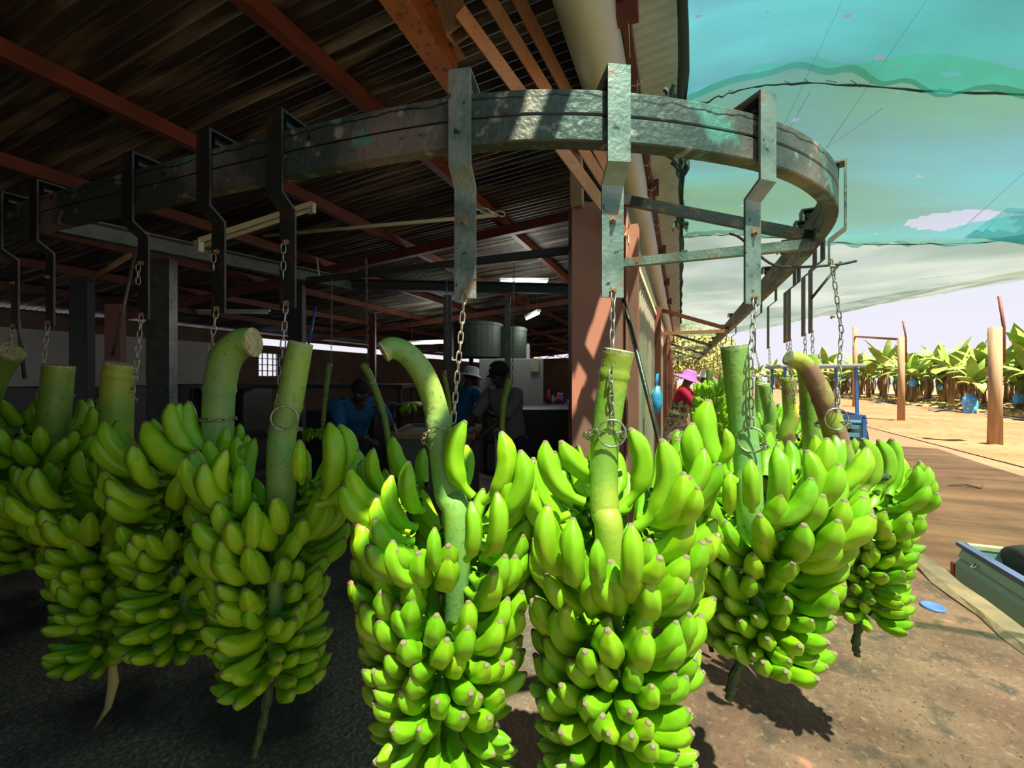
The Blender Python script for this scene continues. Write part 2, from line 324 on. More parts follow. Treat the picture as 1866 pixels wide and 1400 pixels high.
def finger_matrix(base, az, roll, L, fat=1.0, tilt=0.0):
    R = Matrix.Rotation(az, 4, 'Z') @ Matrix.Rotation(-tilt, 4, 'Y') @ Matrix.Rotation(roll, 4, 'X')
    return Matrix.Translation(base) @ R @ Matrix.Diagonal((L, L*fat, L, 1))
def bunch(name_label, origin, stalk, stalk_r, stalk_m, ztop, zbot, rad, nlev, seed, tail=None, group='banana bunches hanging from the chains',
          gap=38, Lmax=.2, low='low', drop=0, maxparts=100, cutw=1.25, face=None, manual=(), nodes=(), nf=(7,7), skip=()):
    """one harvested bunch; origin = plumb axis (x, y); stalk = world polyline from the cut end down into the bunch"""
    rnd = random.Random(seed); ox, oy = origin
    root = empty('banana_bunch', (ox, oy, ztop)); tag(root, name_label, 'banana bunch', group)
    O = Vector((ox, oy, ztop))
    # stalk
    path = bezier(stalk + [Vector((ox, oy, zbot-.02))], 8); m = len(path)
    r = []
    nst = (len(stalk)-1)*8
    for i in range(m):
        if i <= nst: r.append(stalk_r[0] + (stalk_r[1]-stalk_r[0])*i/max(1, nst))
        else: r.append(stalk_r[1] + (.014-stalk_r[1])*(i-nst)/max(1, m-1-nst))
    for nd in nodes: 
        if nd < m: r[nd] *= 1.09
    s = MB().tube([p-O for p in path], r, 18, caps=True)
    st = s.build('stalk', stalk_m, root, smooth=True)
    d = (path[0]-path[1]).normalized(); e = d.orthogonal().normalized(); q = d.cross(e)
    c = MB(); c.lathe([(0,.004),(r[0]*.7,.004),(r[0]*1.01,.0025),(r[0]*1.0,-.006)], path[0]-O, 18, Matrix((e, q, d)).transposed()); c.build('cut_end', M['cut'], st, smooth=False)
    if tail:
        t = MB(); tp = bezier([Vector((ox,oy,zbot+.03))] + tail, 6)
        nn = len(tp); t.tube([p-O for p in tp], [(.016 if nn < 3 else .016*(1-.3*i/nn))*(1+.25*math.sin(i*2.1)) for i in range(nn)], 9); t.build('tail_stem', M['dkstalk'], root, smooth=False)
    camaz = math.atan2(-oy, -ox) if face is None else face
    fs = []
    for li in range(nlev):
        t = li/max(1, nlev-1); z = ztop + (zbot-ztop)*t
        if t < .12: kd = 'top'
        elif t < .38: kd = 'up'
        elif t < .70: kd = 'mid'
        else: kd = low
        env = rad(t); a0 = rnd.uniform(0, 2*PI)
        L0 = {'top': 1.0, 'up': 1.0, 'mid': .9, 'low': .8, 'down': .78}[kd]*Lmax
        for h in range(2):
            ha = a0 + h*PI + rnd.uniform(-.25,.25); span = math.radians(178); dz = rnd.uniform(-.012,.012) - h*.02
            hd = rnd.uniform(-5,5)
            for row in range(2):
                n = nf[0] if row == 0 else nf[1]-1
                for k in range(n):
                    u = (k+.5)/n-.5 + rnd.uniform(-.012,.012); az = ha + u*span + (0 if row == 0 else .02)
                    da = (az-camaz+PI) % (2*PI)-PI
                    if li == 0 and abs(math.degrees(da)) < gap: continue
                    if skip and li in skip and skip[li][0] < math.degrees(da) < skip[li][1]: continue
                    if rnd.random() < .03: continue
                    L = L0*rnd.uniform(.88,1.08)*(1 if row == 0 else .93)
                    reach = {'top': .5, 'up': .64, 'mid': .8, 'low': .92, 'down': .98}[kd]*L + .1*L
                    rb = max(.018, env - reach)
                    baz = ha + u*span*.72
                    b = Vector((rb*math.cos(baz), rb*math.sin(baz), (z-ztop) + dz + (0 if row == 0 else .034) + rnd.uniform(-.006,.006)))
                    tilt = math.radians(hd + rnd.uniform(-7,7) + (6 if row else 0)) - math.radians(drop*max(0,t-.3))
                    fs.append((kd, rnd.randrange(3), finger_matrix(b, az + rnd.uniform(-.07,.07), rnd.uniform(-.3,.3), L, 1, tilt), b + Vector((math.cos(az)*reach, math.sin(az)*reach, L*.35))))
    for (kd, vi, Mx) in manual:
        Mx = Matrix.Translation(-O) @ Mx; fs.append((kd, vi, Mx, Mx @ Vector((.6,0,.3)) + Vector((-ox, -oy, 0))*5))
    if not fs: return root
    cam = Vector((-ox, -oy, (CAMZ-ztop)*.3)).normalized()
    fs.sort(key=lambda f: -(f[3].dot(cam)))
    for (kd, vi, Mx, _) in fs[:maxparts]:
        o = bpy.data.objects.new('banana', BM[kd][vi]); C.objects.link(o); o.parent = root; o.matrix_local = Mx
    rest = fs[maxparts:]
    if rest:
        V = []; Fc = []; mi = []; n = 0
        for (kd, vi, Mx, _) in rest:
            co, ff, m_ = BA[kd][vi]; A = np.array(Mx)
            V.append(co @ A[:3,:3].T + A[:3,3]); Fc += [tuple(i+n for i in q) for q in ff]; mi += m_; n += len(co)
        o = mesh_obj('banana_mass', np.concatenate(V).tolist(), Fc, [M['banana'], M['tip']], root, True, mi); o['kind'] = 'stuff'
        at_ = o.data.attributes.new('rid', 'FLOAT', 'POINT'); vals = []
        for (kd, vi, Mx, _) in rest: vals += [rnd.random()]*len(BA[kd][vi][0])
        at_.data.foreach_set('value', vals)
    return root
def mf(base, tip, kd='top', side=0, fat=1.0, out=0):
    """a single banana from the point where its neck starts to its tip (world points)"""
    base, tip = Vector(base), Vector(tip); vi = side
    e0, e1 = ELS[kd][vi]
    co = BM[kd][vi].vertices; n = 20
    tl = sum((Vector(co[15*20+j].co) for j in range(n)), Vector())/n   # local tip centre
    d = tip-base; L = d.length/tl.length
    # rotation taking tl dir to d with local Z kept as 'inside of curve'
    zref = Vector((0,0,1)) if out == 0 else Vector(out)
    def frame(v, z):
        x = v.normalized(); y = z.cross(x).normalized(); return Matrix((x, y, x.cross(y))).transposed()
    A = frame(tl, Vector((0,0,1))); B = frame(d, zref)
    return (kd, vi, Matrix.Translation(base) @ (B @ A.transposed()).to_4x4() @ Matrix.Diagonal((L, L*fat, L*fat, 1)))
# ------------------------------------------------------------------ overhead rail
RAIL = bezier([(-9,.86,0),(-5,.86,0),(-2.8,.865,0),(-1.9,.89,0),(-1.16,.92,0),(-.55,.985,0),(-.154,1.128,0),(.235,1.40,0),(.47,1.69,0),(.60,2.02,0),(.645,2.5,0),(.655,3.1,0),(.655,6,0),(.655,12,0),(.655,22,0)], 14)
def rail_frame(q):
    """closest point of the outer guide line to q -> point, tangent, outward normal"""
    q = Vector((q[0], q[1], 0)); i = min(range(len(RAIL)), key=lambda k: (RAIL[k]-q).length)
    t = (RAIL[min(i+1, len(RAIL)-1)] - RAIL[max(i-1, 0)]).normalized(); n = Vector((t.y, -t.x, 0))
    p = RAIL[i] + t*((q-RAIL[i]).dot(t)); return p, t, n
def sweep_rail(name, z0, z1, w, inset, parent, m):
    V = []; Fc = []
    for i, p in enumerate(RAIL):
        t = (RAIL[min(i+1, len(RAIL)-1)] - RAIL[max(i-1, 0)]).normalized(); n = Vector((t.y, -t.x, 0))
        c = p - n*.045; h = w/2-inset; b = .004
        for (a, z) in ((-h,z0+b),(-h+b,z0),(h-b,z0),(h,z0+b),(h,z1-b),(h-b,z1),(-h+b,z1),(-h,z1-b)): V.append(c + n*a + Vector((0,0,z)))
    for i in range(len(RAIL)-1):
        for j in range(8): Fc.append((i*8+j, i*8+(j+1) % 8, (i+1)*8+(j+1) % 8, (i+1)*8+j))
    k = (len(RAIL)-1)*8; Fc += [tuple(range(7,-1,-1)), tuple(k+j for j in range(8))]
    return mesh_obj(name, V, Fc, m, parent)
rt = empty('conveyor_rail', (0,0,0)); tag(rt, 'curved weathered steel overhead rail looping round above the bunches', 'overhead rail')
sweep_rail('lower_channel', 2.137, 2.206, .05, 0, rt, M['rail'])
sweep_rail('joint_seam', 2.200, 2.214, .05, .003, rt, M['roller'])
sweep_rail('upper_channel', 2.209, 2.276, .05, 0, rt, M['rail'])
# ------------------------------------------------------------------ hangers
def ribbon(mb, path, w, th, p, t, n, k=0):
    P2 = [Vector((a, b)) for a, b in path]; V = []
    for i, q in enumerate(P2):
        d0 = (q-P2[i-1]).normalized() if i else (P2[1]-q).normalized(); d1 = (P2[i+1]-q).normalized() if i < len(P2)-1 else d0
        a = Vector((-d0.y, d0.x)); b = Vector((-d1.y, d1.x)); mm = (a+b).normalized(); s = th/2/max(.3, mm.dot(a))
        for sg in (-1, 1):
            e = q + mm*s*sg
            for ww in (-w/2, w/2): V.append(p + n*e.x + Vector((0,0,e.y)) + t*ww)
    Fc = []
    for i in range(len(P2)-1):
        o = i*4; Fc += [(o,o+1,o+5,o+4),(o+2,o+6,o+7,o+3),(o,o+4,o+6,o+2),(o+1,o+3,o+7,o+5)]
    Fc += [(0,2,3,1), (len(V)-4, len(V)-3, len(V)-1, len(V)-2)]
    mb.add(V, Fc, k)
def link_pts(c, up, side, L, W, n=12):
    out = []
    for i in range(n):
        a = 2*PI*i/n; x = math.cos(a); y = math.sin(a)
        s = (1 if y > 0 else -1)*(L/2-W/2) if abs(y) > .05 else 0
        out.append(c + side*(x*W/2) + up*(y*W/2 + s))
    return out
def chain_mesh(mb, pts, L=.034, W=.0135, r=.0022, n=6):
    """links threaded along a polyline"""
    P = [Vector(p) for p in pts]; seg = [(P[i+1]-P[i]).length for i in range(len(P)-1)]; T = sum(seg)
    pitch = L - 2*r*1.3; cnt = max(2, int(round(T/pitch))); ref = None
    def pos(s):
        for i, l in enumerate(seg):
            if s <= l or i == len(seg)-1: return P[i] + (P[i+1]-P[i])*(s/l), (P[i+1]-P[i]).normalized()
            s -= l
    for k in range(cnt):
        c, t = pos((k+.5)*T/cnt)
        if ref is None: ref = t.orthogonal().normalized()
        ref = (ref - t*ref.dot(t)).normalized(); s = ref if k % 2 == 0 else t.cross(ref)
        mb.tube(link_pts(c, t, s, L, W), r, n, closed=True)
LOW = 1.724
def hanger(q, label, group, chain_to, material, ring=None, noose=None, big=True, lowz=LOW, dangle=0):
    p, t, n = rail_frame(q)
    root = empty('chain_hanger', (p.x, p.y, 2.33)); tag(root, label, 'hanger', group); O = Vector((p.x, p.y, 2.33))
    z = Vector((0,0,0))
    mb = MB(); ribbon(mb, [(-.088,2.285),(-.088,2.327),(0,2.327),(0,2.075),(-.05,2.035),(-.05,lowz)], .062, .007, p-O, t, n)
    bar = mb.build('bar', material, root)
    ro = MB(); R = Matrix((t, Vector((0,0,1)), n)).transposed()
    ro.lathe([(0,-.03),(.02,-.03),(.024,-.026),(.024,.018),(.028,.02),(.028,.026),(0,.026)], p-O + n*-.045 + Vector((0,0,2.299)), 16, R)
    ro.build('roller', M['roller'], root, smooth=False)
    if big:
        bo = MB(); 
        for zz in (1.935, 1.741):
            bo.lathe([(0,.014),(.005,.014),(.006,.006),(.0095,.005),(.0095,-.001)], p-O + n*-.045 + Vector((0,0,zz)), 6, R)
        bo.build('bolt', M['bolt'], bar)
    ch = MB(); st = p + n*-.042 + Vector((0,0,lowz+.012))
    chain_mesh(ch, [st-O] + [Vector(c)-O for c in chain_to], n=(6 if big else 4))
    if noose:
        c, rr, tilt = noose; pts = []
        tl = Vector((0,0,1))
        for i in range(15):
            a = 2*PI*i/14+.2; pts.append(Vector(c)-O + Vector((math.cos(a)*rr, math.sin(a)*rr, tilt*math.cos(a-camang(c)))))
        cl = MB(); chain_mesh(cl, pts, L=.028, r=.002); cl.build('chain_loop', M['chain'], root, smooth=True)
    ch.build('chain', M['chain'], root, smooth=True)
    if dangle:
        dc = MB(); q = p-O + n*-.032 + Vector((0,0,1.925)); chain_mesh(dc, [q, q+Vector((0,0,-dangle))], L=.03, r=.002); dc.build('safety_chain', M['chain'], root, smooth=True)
    if ring:
        c, rr, ang = ring; pts = []; c = Vector(c)
        # ring lies in a plane roughly facing the camera
        f = Vector((-c.x, -c.y, 0)).normalized(); sd = Vector((-f.y, f.x, 0)); sd = (Matrix.Rotation(ang, 3, 'Z') @ sd)
        for i in range(28):
            a = 2*PI*i/28; pts.append(c-O + sd*math.cos(a)*rr + Vector((0,0,math.sin(a)*rr)))
        MB().tube(pts, .0028, 8, closed=True).build('ring', M['chain'], root, smooth=True)
    return root
def camang(c): return math.atan2(-c[1], -c[0])
HQ = {0:(-2.81,.866), 1:(-2.51,.875), 2:(-1.88,.898), 3:(-1.473,.91), 4:(-1.162,.918), 5:(-.548,.98), 6:(-.154,1.135), 7:(.235,1.398), 8:(.60,1.956)}
def under(i):
    p, t, n = rail_frame(HQ[i]); return p + n*-.045
U = {i: under(i) for i in HQ}
DU = {i: depth(U[i]) for i in U}
def bp(i, px, py, dd=0): return at(px, py, DU[i]+dd)
# ------------------------------------------------------------------ the bunches on the chains
G_B = 'banana bunches hanging from the chains'; G_H = 'chain hangers riding on the overhead rail'
def zof(i, py, dd=0): return CAMZ + (HY-py)/F*(DU[i]+dd)
def axis(i, px, dd=0): a = bp(i, px, 700, dd); return (a.x, a.y)
def env(a, b, c, d=None):
    return lambda t: (a + (b-a)*t/.35) if t < .35 else ((b + (c-b)*(t-.35)/.65))
# hanger chains: (index, chain waypoints)
def hg(i, label, pts, mt, **k):
    hanger(HQ[i], label, G_H, pts, mt, **k)
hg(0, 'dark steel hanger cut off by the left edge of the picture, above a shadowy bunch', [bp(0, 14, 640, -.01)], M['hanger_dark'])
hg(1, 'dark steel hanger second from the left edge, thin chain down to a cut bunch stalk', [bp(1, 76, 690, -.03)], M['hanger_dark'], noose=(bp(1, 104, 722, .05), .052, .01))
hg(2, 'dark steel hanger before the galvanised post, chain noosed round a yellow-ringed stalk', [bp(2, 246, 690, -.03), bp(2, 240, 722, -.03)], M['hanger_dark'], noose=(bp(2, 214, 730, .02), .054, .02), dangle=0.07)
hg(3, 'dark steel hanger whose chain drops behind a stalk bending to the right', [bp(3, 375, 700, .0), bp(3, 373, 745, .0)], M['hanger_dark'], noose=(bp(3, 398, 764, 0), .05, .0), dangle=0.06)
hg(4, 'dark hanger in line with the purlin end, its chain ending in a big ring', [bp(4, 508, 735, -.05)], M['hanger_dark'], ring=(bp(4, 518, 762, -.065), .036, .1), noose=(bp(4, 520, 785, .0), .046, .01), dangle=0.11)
hg(5, 'green flat-bar hanger in the middle holding the bunch with the hooked stalk', [bp(5, 826, 770, -.02)], M['hanger'], noose=(bp(5, 803, 800, 0), .047, .035))
hg(6, 'green flat-bar hanger left of the roof pillar line, ring and chain on a yellow stalk', [bp(6, 1113, 700, -.065), bp(6, 1117, 775, -.065)], M['hanger'], ring=(bp(6, 1115, 790, -.07), .035, .1), noose=(bp(6, 1102, 795, 0), .055, .02))
hg(7, 'green flat-bar hanger against the turquoise net with a long chain and ring', [bp(7, 1368, 650, -.07), bp(7, 1370, 780, -.07)], M['hanger'], ring=(bp(7, 1369, 802, -.075), .035, -.2), noose=(bp(7, 1362, 812, 0), .052, .0))
hg(8, 'narrow dark hanger seen edge-on at the outermost turn of the rail', [bp(8, 1533, 600, 0), bp(8, 1526, 750, -.05)], M['hanger'], ring=(bp(8, 1524, 764, -.06), .04, .5), noose=(bp(8, 1518, 775, .02), .055, .02), lowz=1.5+(690-480)/760*DU[8])
# bunch 5: hooked stalk, centre
bunch('bright green bunch in the middle with a thick hooked stalk curving to the left', axis(5, 812),
      [bp(5,699,641,-.05), bp(5,716,634,-.04), bp(5,745,648,-.03), bp(5,775,690,-.02), bp(5,795,750,0), bp(5,806,830,.0), bp(5,816,900,-.01), bp(5,835,985,-.03)], (.028,.038), M['stalk_blue'],
      zof(5,935), zof(5,1420), env(.24,.235,.215), 9, 11, Lmax=.2, nf=(8,8), low='down', drop=6, nodes=(34,), face=camang(U[5])+.1,
      manual=[mf(bp(5,862,905,-.05), bp(5,848,768,-.05), 'top', 1), mf(bp(5,880,915,-.1), bp(5,913,788,-.12), 'top', 1), mf(bp(5,890,940,-.12), bp(5,948,822,-.14), 'top', 2),
              mf(bp(5,850,1020,-.2), bp(5,858,915,-.22), 'top', 1), mf(bp(5,885,1010,-.18), bp(5,905,898,-.22), 'top', 1), mf(bp(5,770,930,-.05), bp(5,745,842,-.12), 'top', 2),
              mf(bp(5,760,960,-.08), bp(5,714,868,-.12), 'top', 2), mf(bp(5,755,985,-.1), bp(5,686,910,-.14), 'top', 2), mf(bp(5,800,1040,-.2), bp(5,792,962,-.24), 'top', 1),
              mf(bp(5,775,1060,-.2), bp(5,716,986,-.24), 'up', 0), mf(bp(5,740,1060,-.16), bp(5,662,962,-.16), 'up', 0)])
# bunch 6
bunch('yellow-green bunch right of the centre with a straight yellow stalk and a ring', axis(6, 1118),
      [bp(6,1128,640,-.03), bp(6,1118,690,-.02), bp(6,1106,770,-.02), bp(6,1100,850,-.03), bp(6,1102,930,-.06), bp(6,1112,1010,-.08)], (.040,.036), M['stalk_yel'],
      zof(6,935), zof(6,1440), env(.245,.24,.22), 9, 23, nf=(8,8), Lmax=.21, drop=4, nodes=(7,), face=camang(U[6])+.05,
      manual=[mf(bp(6,1065,915,-.1), bp(6,994,805,-.1), 'up', 2), mf(bp(6,1160,960,-.14), bp(6,1205,802,-.15), 'top', 1), mf(bp(6,1140,920,-.05), bp(6,1148,782,-.05), 'top', 1),
              mf(bp(6,1090,1060,-.2), bp(6,1088,985,-.26), 'top', 1), mf(bp(6,1140,1070,-.2), bp(6,1150,955,-.26), 'top', 1), mf(bp(6,1050,1060,-.18), bp(6,1044,945,-.24), 'top', 2),
              mf(bp(6,1035,1040,-.14), bp(6,1000,920,-.2), 'top', 2), mf(bp(6,1165,945,-.1), bp(6,1245,862,-.2), 'up', 0), mf(bp(6,1130,860,.02), bp(6,1022,805,-.02), 'mid', 1)])
# bunch 7
bunch('broad sunlit bunch right of the grey wall with a ring hanging on its upright stalk', axis(7, 1385),
      [bp(7,1338,632,-.02), bp(7,1343,680,-.02), bp(7,1352,760,-.02), bp(7,1362,850,-.04), bp(7,1368,960,-.06)], (.038,.036), M['stalk_blue'],
      zof(7,900), zof(7,1165), env(.25,.25,.18), 6, 37, nf=(8,8), Lmax=.21, drop=0, tail=[bp(7,1340,1225), bp(7,1328,1275)],
      manual=[mf(bp(7,1340,880,-.06), bp(7,1292,730,-.04), 'up', 2), mf(bp(7,1320,900,-.12), bp(7,1262,772,-.12), 'up', 2), mf(bp(7,1400,935,-.16), bp(7,1415,815,-.2), 'top', 1),
              mf(bp(7,1420,935,-.16), bp(7,1470,822,-.2), 'up', 1), mf(bp(7,1385,950,-.2), bp(7,1478,872,-.24), 'mid', 1), mf(bp(7,1415,955,-.16), bp(7,1530,858,-.14), 'mid', 1),
              mf(bp(7,1370,930,-.2), bp(7,1368,838,-.24), 'top', 1), mf(bp(7,1330,935,-.18), bp(7,1329,862,-.22), 'top', 1), mf(bp(7,1300,850,-.1), bp(7,1321,782,-.12), 'top', 1)])
# bunch 8
b8 = bunch('rightmost bunch with a brown bruised stalk bent to the left and one split banana', axis(8, 1578),
      [bp(8,1437,652,.0), bp(8,1462,662,.0), bp(8,1488,700,.0), bp(8,1512,760,.0), bp(8,1533,830,.0), bp(8,1555,900,0)], (.03,.045), M['stalk_brown'],
      zof(8,905,0), zof(8,1105,0), env(.185,.165,.13), 6, 41, Lmax=.17, tail=[bp(8,1560,1165), bp(8,1562,1195)], nodes=(20,),
      manual=[mf(bp(8,1595,900,-.12), bp(8,1600,802,-.12), 'top', 1), mf(bp(8,1620,905,-.1), bp(8,1625,800,-.08), 'top', 1), mf(bp(8,1550,895,-.14), bp(8,1538,802,-.14), 'top', 1), mf(bp(8,1570,900,-.16), bp(8,1572,800,-.16), 'top', 1)])
sc_ = MB(); p8 = bp(8,1604,868,-.15)-b8.location; rr8 = random.Random(2)
sc_.ball(p8, (.032,.012,.016), 10); sc_.tube([p8+Vector((0,0,.01)), p8+Vector((-.01,-.01,.03)), p8+Vector((.004,-.01,.055))], [.008,.006,.002], 6)
sc_.v = [v + Vector([rr8.uniform(-.003,.003) for _ in range(3)]) for v in sc_.v]; sc_.build('split_scar', M['dkstalk'], b8)
# bunch 4
bunch('green bunch left of the centre with a ring on its stalk and a knobbly tail', axis(4, 497),
      [bp(4,548,626,-.02), bp(4,543,650,-.02), bp(4,530,720,-.02), bp(4,514,800,-.02), bp(4,512,900,-.05)], (.036,.042), M['stalk_blue'],
      zof(4,905), zof(4,1225), env(.235,.215,.14), 7, 53, Lmax=.2, tail=[bp(4,480,1310), bp(4,462,1378)], nodes=(18,),
      manual=[mf(bp(4,590,905,-.1), bp(4,600,772,-.12), 'top', 1), mf(bp(4,598,905,-.06), bp(4,618,775,-.06), 'top', 1), mf(bp(4,550,880,-.1), bp(4,546,802,-.14), 'top', 1),
              mf(bp(4,575,920,-.1), bp(4,650,820,-.06), 'up', 0), mf(bp(4,460,1000,-.16), bp(4,462,915,-.2), 'top', 1), mf(bp(4,440,940,-.12), bp(4,440,848,-.16), 'top', 1)])
# bunch 3
bunch('green bunch behind the knobbly-tailed one, its stalk bent over to the right', axis(3, 325),
      [bp(3,462,624,-.01), bp(3,438,627,-.01), bp(3,412,655,-.01), bp(3,400,710,0), bp(3,396,790,0), bp(3,385,870,.0)], (.05,.047), M['stalk_blue'],
      zof(3,860), zof(3,1150), env(.195,.195,.15), 6, 61, Lmax=.2, nodes=(24,),
      manual=[mf(bp(3,360,825,-.1), bp(3,312,735,-.1), 'up', 2), mf(bp(3,352,825,-.08), bp(3,328,736,-.08), 'up', 2), mf(bp(3,385,830,-.05), bp(3,345,732,-.05), 'up', 2), mf(bp(3,385,850,-.12), bp(3,265,770,-.12), 'mid', 1)])
# bunch 2
bunch('dim green bunch with a yellow-ringed stalk and a dry leaf strip hanging below', axis(2, 195),
      [bp(2,222,664,0), bp(2,215,700,0), bp(2,212,780,0), bp(2,210,880,.0)], (.05,.05), M['stalk_yel'],
      zof(2,905), zof(2,1170), env(.24,.2,.11), 6, 71, Lmax=.2, nodes=(5,))
dr = MB(); dr.tube([bp(2,203,1195), bp(2,206,1245), bp(2,196,1290), bp(2,170,1330)], [.012,.018,.012,.002], 6)
tag(dr.build('leaf_strip', M['dry'], smooth=True), 'dry yellow leaf strip hanging under the dim bunch at left', 'leaf')
# bunches 1 and 0, deeper in the shed
bunch('shaded bunch near the left edge with a pale freshly cut stalk end', axis(1, 75),
      [bp(1,108,667,.0), bp(1,104,700,0), bp(1,98,760,0), bp(1,90,820,0)], (.05,.055), M['stalk'],
      zof(1,790), zof(1,1010), env(.26,.24,.19), 6, 83, Lmax=.2, drop=-14)
bunch('dark bunch cut off by the left edge of the picture', axis(0, -50, .25),
      [bp(0,18,640,.2), bp(0,-10,680,.22), bp(0,-40,760,.25), bp(0,-50,800,.25)], (.06,.06), M['stalk'],
      zof(0,780,.25), zof(0,1000,.25), env(.26,.24,.2), 6, 89, Lmax=.2)
# row of bunches running back along the wall side of the rail
labs = ['bunch behind the rightmost one, tall pale stalk seen past the bruised stalk', 'bunch with a round orange-brown cut stalk end, behind the broad sunlit bunch',
        'bunch with a dark blunt stalk showing right of the long chain', 'small bunch just behind the broad sunlit one, stalk with a slanting cut',
        'small bunch of upright fingers in front of the woman in the purple hat', 'far bunch beside the slate-blue worker, thin pale stalk', 'farthest green bunch on the long straight rail']
px_ = [1478, 1440, 1400, 1385, 1300, 1322, 1312]; ys = [2.45, 3.05, 3.6, 4.2, 4.6, 6.0, 7.2]
for k, (y, lab) in enumerate(zip(ys, labs)):
    x = .61; d = depth((x, y)); q = Vector((x, y, 0)); top = [648, 690, 700, 695, 0, 672, 676][k]
    sx = [1470, 1437, 1392, 1385, 0, 1293, 1316][k]
    zt = CAMZ + (HY-[850,800,790,770,730,735,730][k])/F*d
    if k == 4:
        p = at(1297, 700, 4.2); x, y, d = p.x, p.y, 4.2; zt = CAMZ-.15; sp = [Vector((x, y, zt+.1)), Vector((x, y, zt+.02))]
        bunch(lab, (x, y), sp, (.02,.03), M['stalk'], zt, zt-.75, env(.17,.2,.16), 7, 100, nf=(8,8), Lmax=.15, gap=0, low='up', maxparts=80, group='bunches queueing on the straight rail')
        continue
    a = at(sx, top, d); b = at(sx+[6,4,14,0,0,-2,-2][k], top+70, d)
    bunch(lab, (x, y), [a, (a+b)/2, b, Vector((x, y, zt-.05))], ([.045,.04,.04,.04,0,.04,.04][k], .045), [M['stalk_yel'],M['stalk_brown'],M['stalk'],M['stalk_blue'],None,M['stalk'],M['stalk']][k],
          zt, zt-.65, env(*((.17,.17,.14) if k == 0 else (.22,.21,.17))), 6, 200+k, Lmax=.15 if k == 0 else .19, maxparts=60, group='bunches queueing on the straight rail')
    pq, t, n = rail_frame((x, y))
    hanger((x+.045, y), 'hanger carrying the '+lab.split(',')[0], 'hangers on the straight run of the rail', [at(sx+12, top+45, d-.05)], M['hanger_dark'], big=False)
fl = [8.2, 9.2, 10.2, 11.2, 12.6, 14.2, 16]
for k, y in enumerate([2.62, 2.95] + fl):
    lab = ['first empty hanger past the outermost turn of the rail', 'empty hanger close behind another where the rail runs straight'][k] if k < 2 else 'distant empty hanger on the straight rail, chain dangling against the sky'
    if k >= 2: y = fl[k-2]
    p = rail_frame((.655, y))[0]
    hanger((.655, y), lab, 'empty hangers on the far rail', [Vector((p.x-.04, p.y, 1.2 if k > 1 else 1.35))], M['hanger_dark'], big=False)
# ------------------------------------------------------------------ rail brackets from the wall
WX = -.35
def bracket(y, lab, mt, mt2, z=2.13):
    r = empty('rail_bracket', (WX, y, z)); tag(r, lab, 'bracket', 'brackets carrying the rail from the wall'); O = r.location
    MB().beam((0,0,0), (.93,0,0), .04, .045).build('arm', mt, r)
    MB().beam((0.0,-.02,.36), (.93,0,.03), .035, .05).build('brace', mt2, r)
bracket(2.34, 'nearest wall bracket, weathered arm and dark brace meeting the rail', M['hanger'], M['hanger_dark'])
for k, y in enumerate([6.2, 9.3, 12.4, 15.5]):
    bracket(y, ['second wall bracket, sunlit tan arm under a red brace', 'third wall bracket along the sheeted wall', 'fourth wall bracket, small in the distance', 'farthest wall bracket near the end of the rail'][k], M['strip'] if k == 0 else M['hanger'], M['redoxide'] if k == 0 else M['hanger_dark'])
# bent wire rod lying on the rail at the right
MB().tube(bezier([at(1330,425,1.9), at(1352,436,1.9), at(1400,478,1.9), at(1440,487,1.9), at(1520,483,1.9), at(1560,476,1.9)], 6), .006, 8).build('wire_rod', M['hanger_dark'], smooth=True)
tag(bpy.data.objects['wire_rod'], 'bent steel rod lying across below the rail in front of the net', 'rod')
MB().tube([at(1478,545,2.0), at(1532,478,2.0)], .006, 8).build('wire_stay', M['hanger_dark'], smooth=True)
tag(bpy.data.objects['wire_stay'], 'short slanting steel stay under the outer turn of the rail', 'rod')
# ------------------------------------------------------------------ roof
RZ = lambda x: 3.5 + .075*x
def corr(name, x0, x1, y0, y1, zf, m, pitch=.076, amp=.009, per=6):
    n = int((y1-y0)/pitch*per); V = []
    for i in range(n+1):
        y = y0 + (y1-y0)*i/n; dz = amp*math.sin(2*PI*y/pitch)
        for x in (x0, x1): V.append((x, y, zf(x)+dz))
    return mesh_obj(name, V, [(2*i, 2*i+1, 2*i+3, 2*i+2) for i in range(n)], m, smooth=True)
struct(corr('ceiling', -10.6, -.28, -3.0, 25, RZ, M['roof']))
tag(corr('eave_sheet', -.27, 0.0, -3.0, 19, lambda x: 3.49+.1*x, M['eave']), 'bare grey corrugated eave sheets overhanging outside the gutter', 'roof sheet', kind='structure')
for k, x in enumerate([-1.9, -3.25, -4.6, -5.95, -7.3, -8.65]):
    z = RZ(x)-.06; struct(MB().beam((x,-3,z), (x,25,z), .07, .1).build('trim_%d' % (k+1), M['redoxide']))
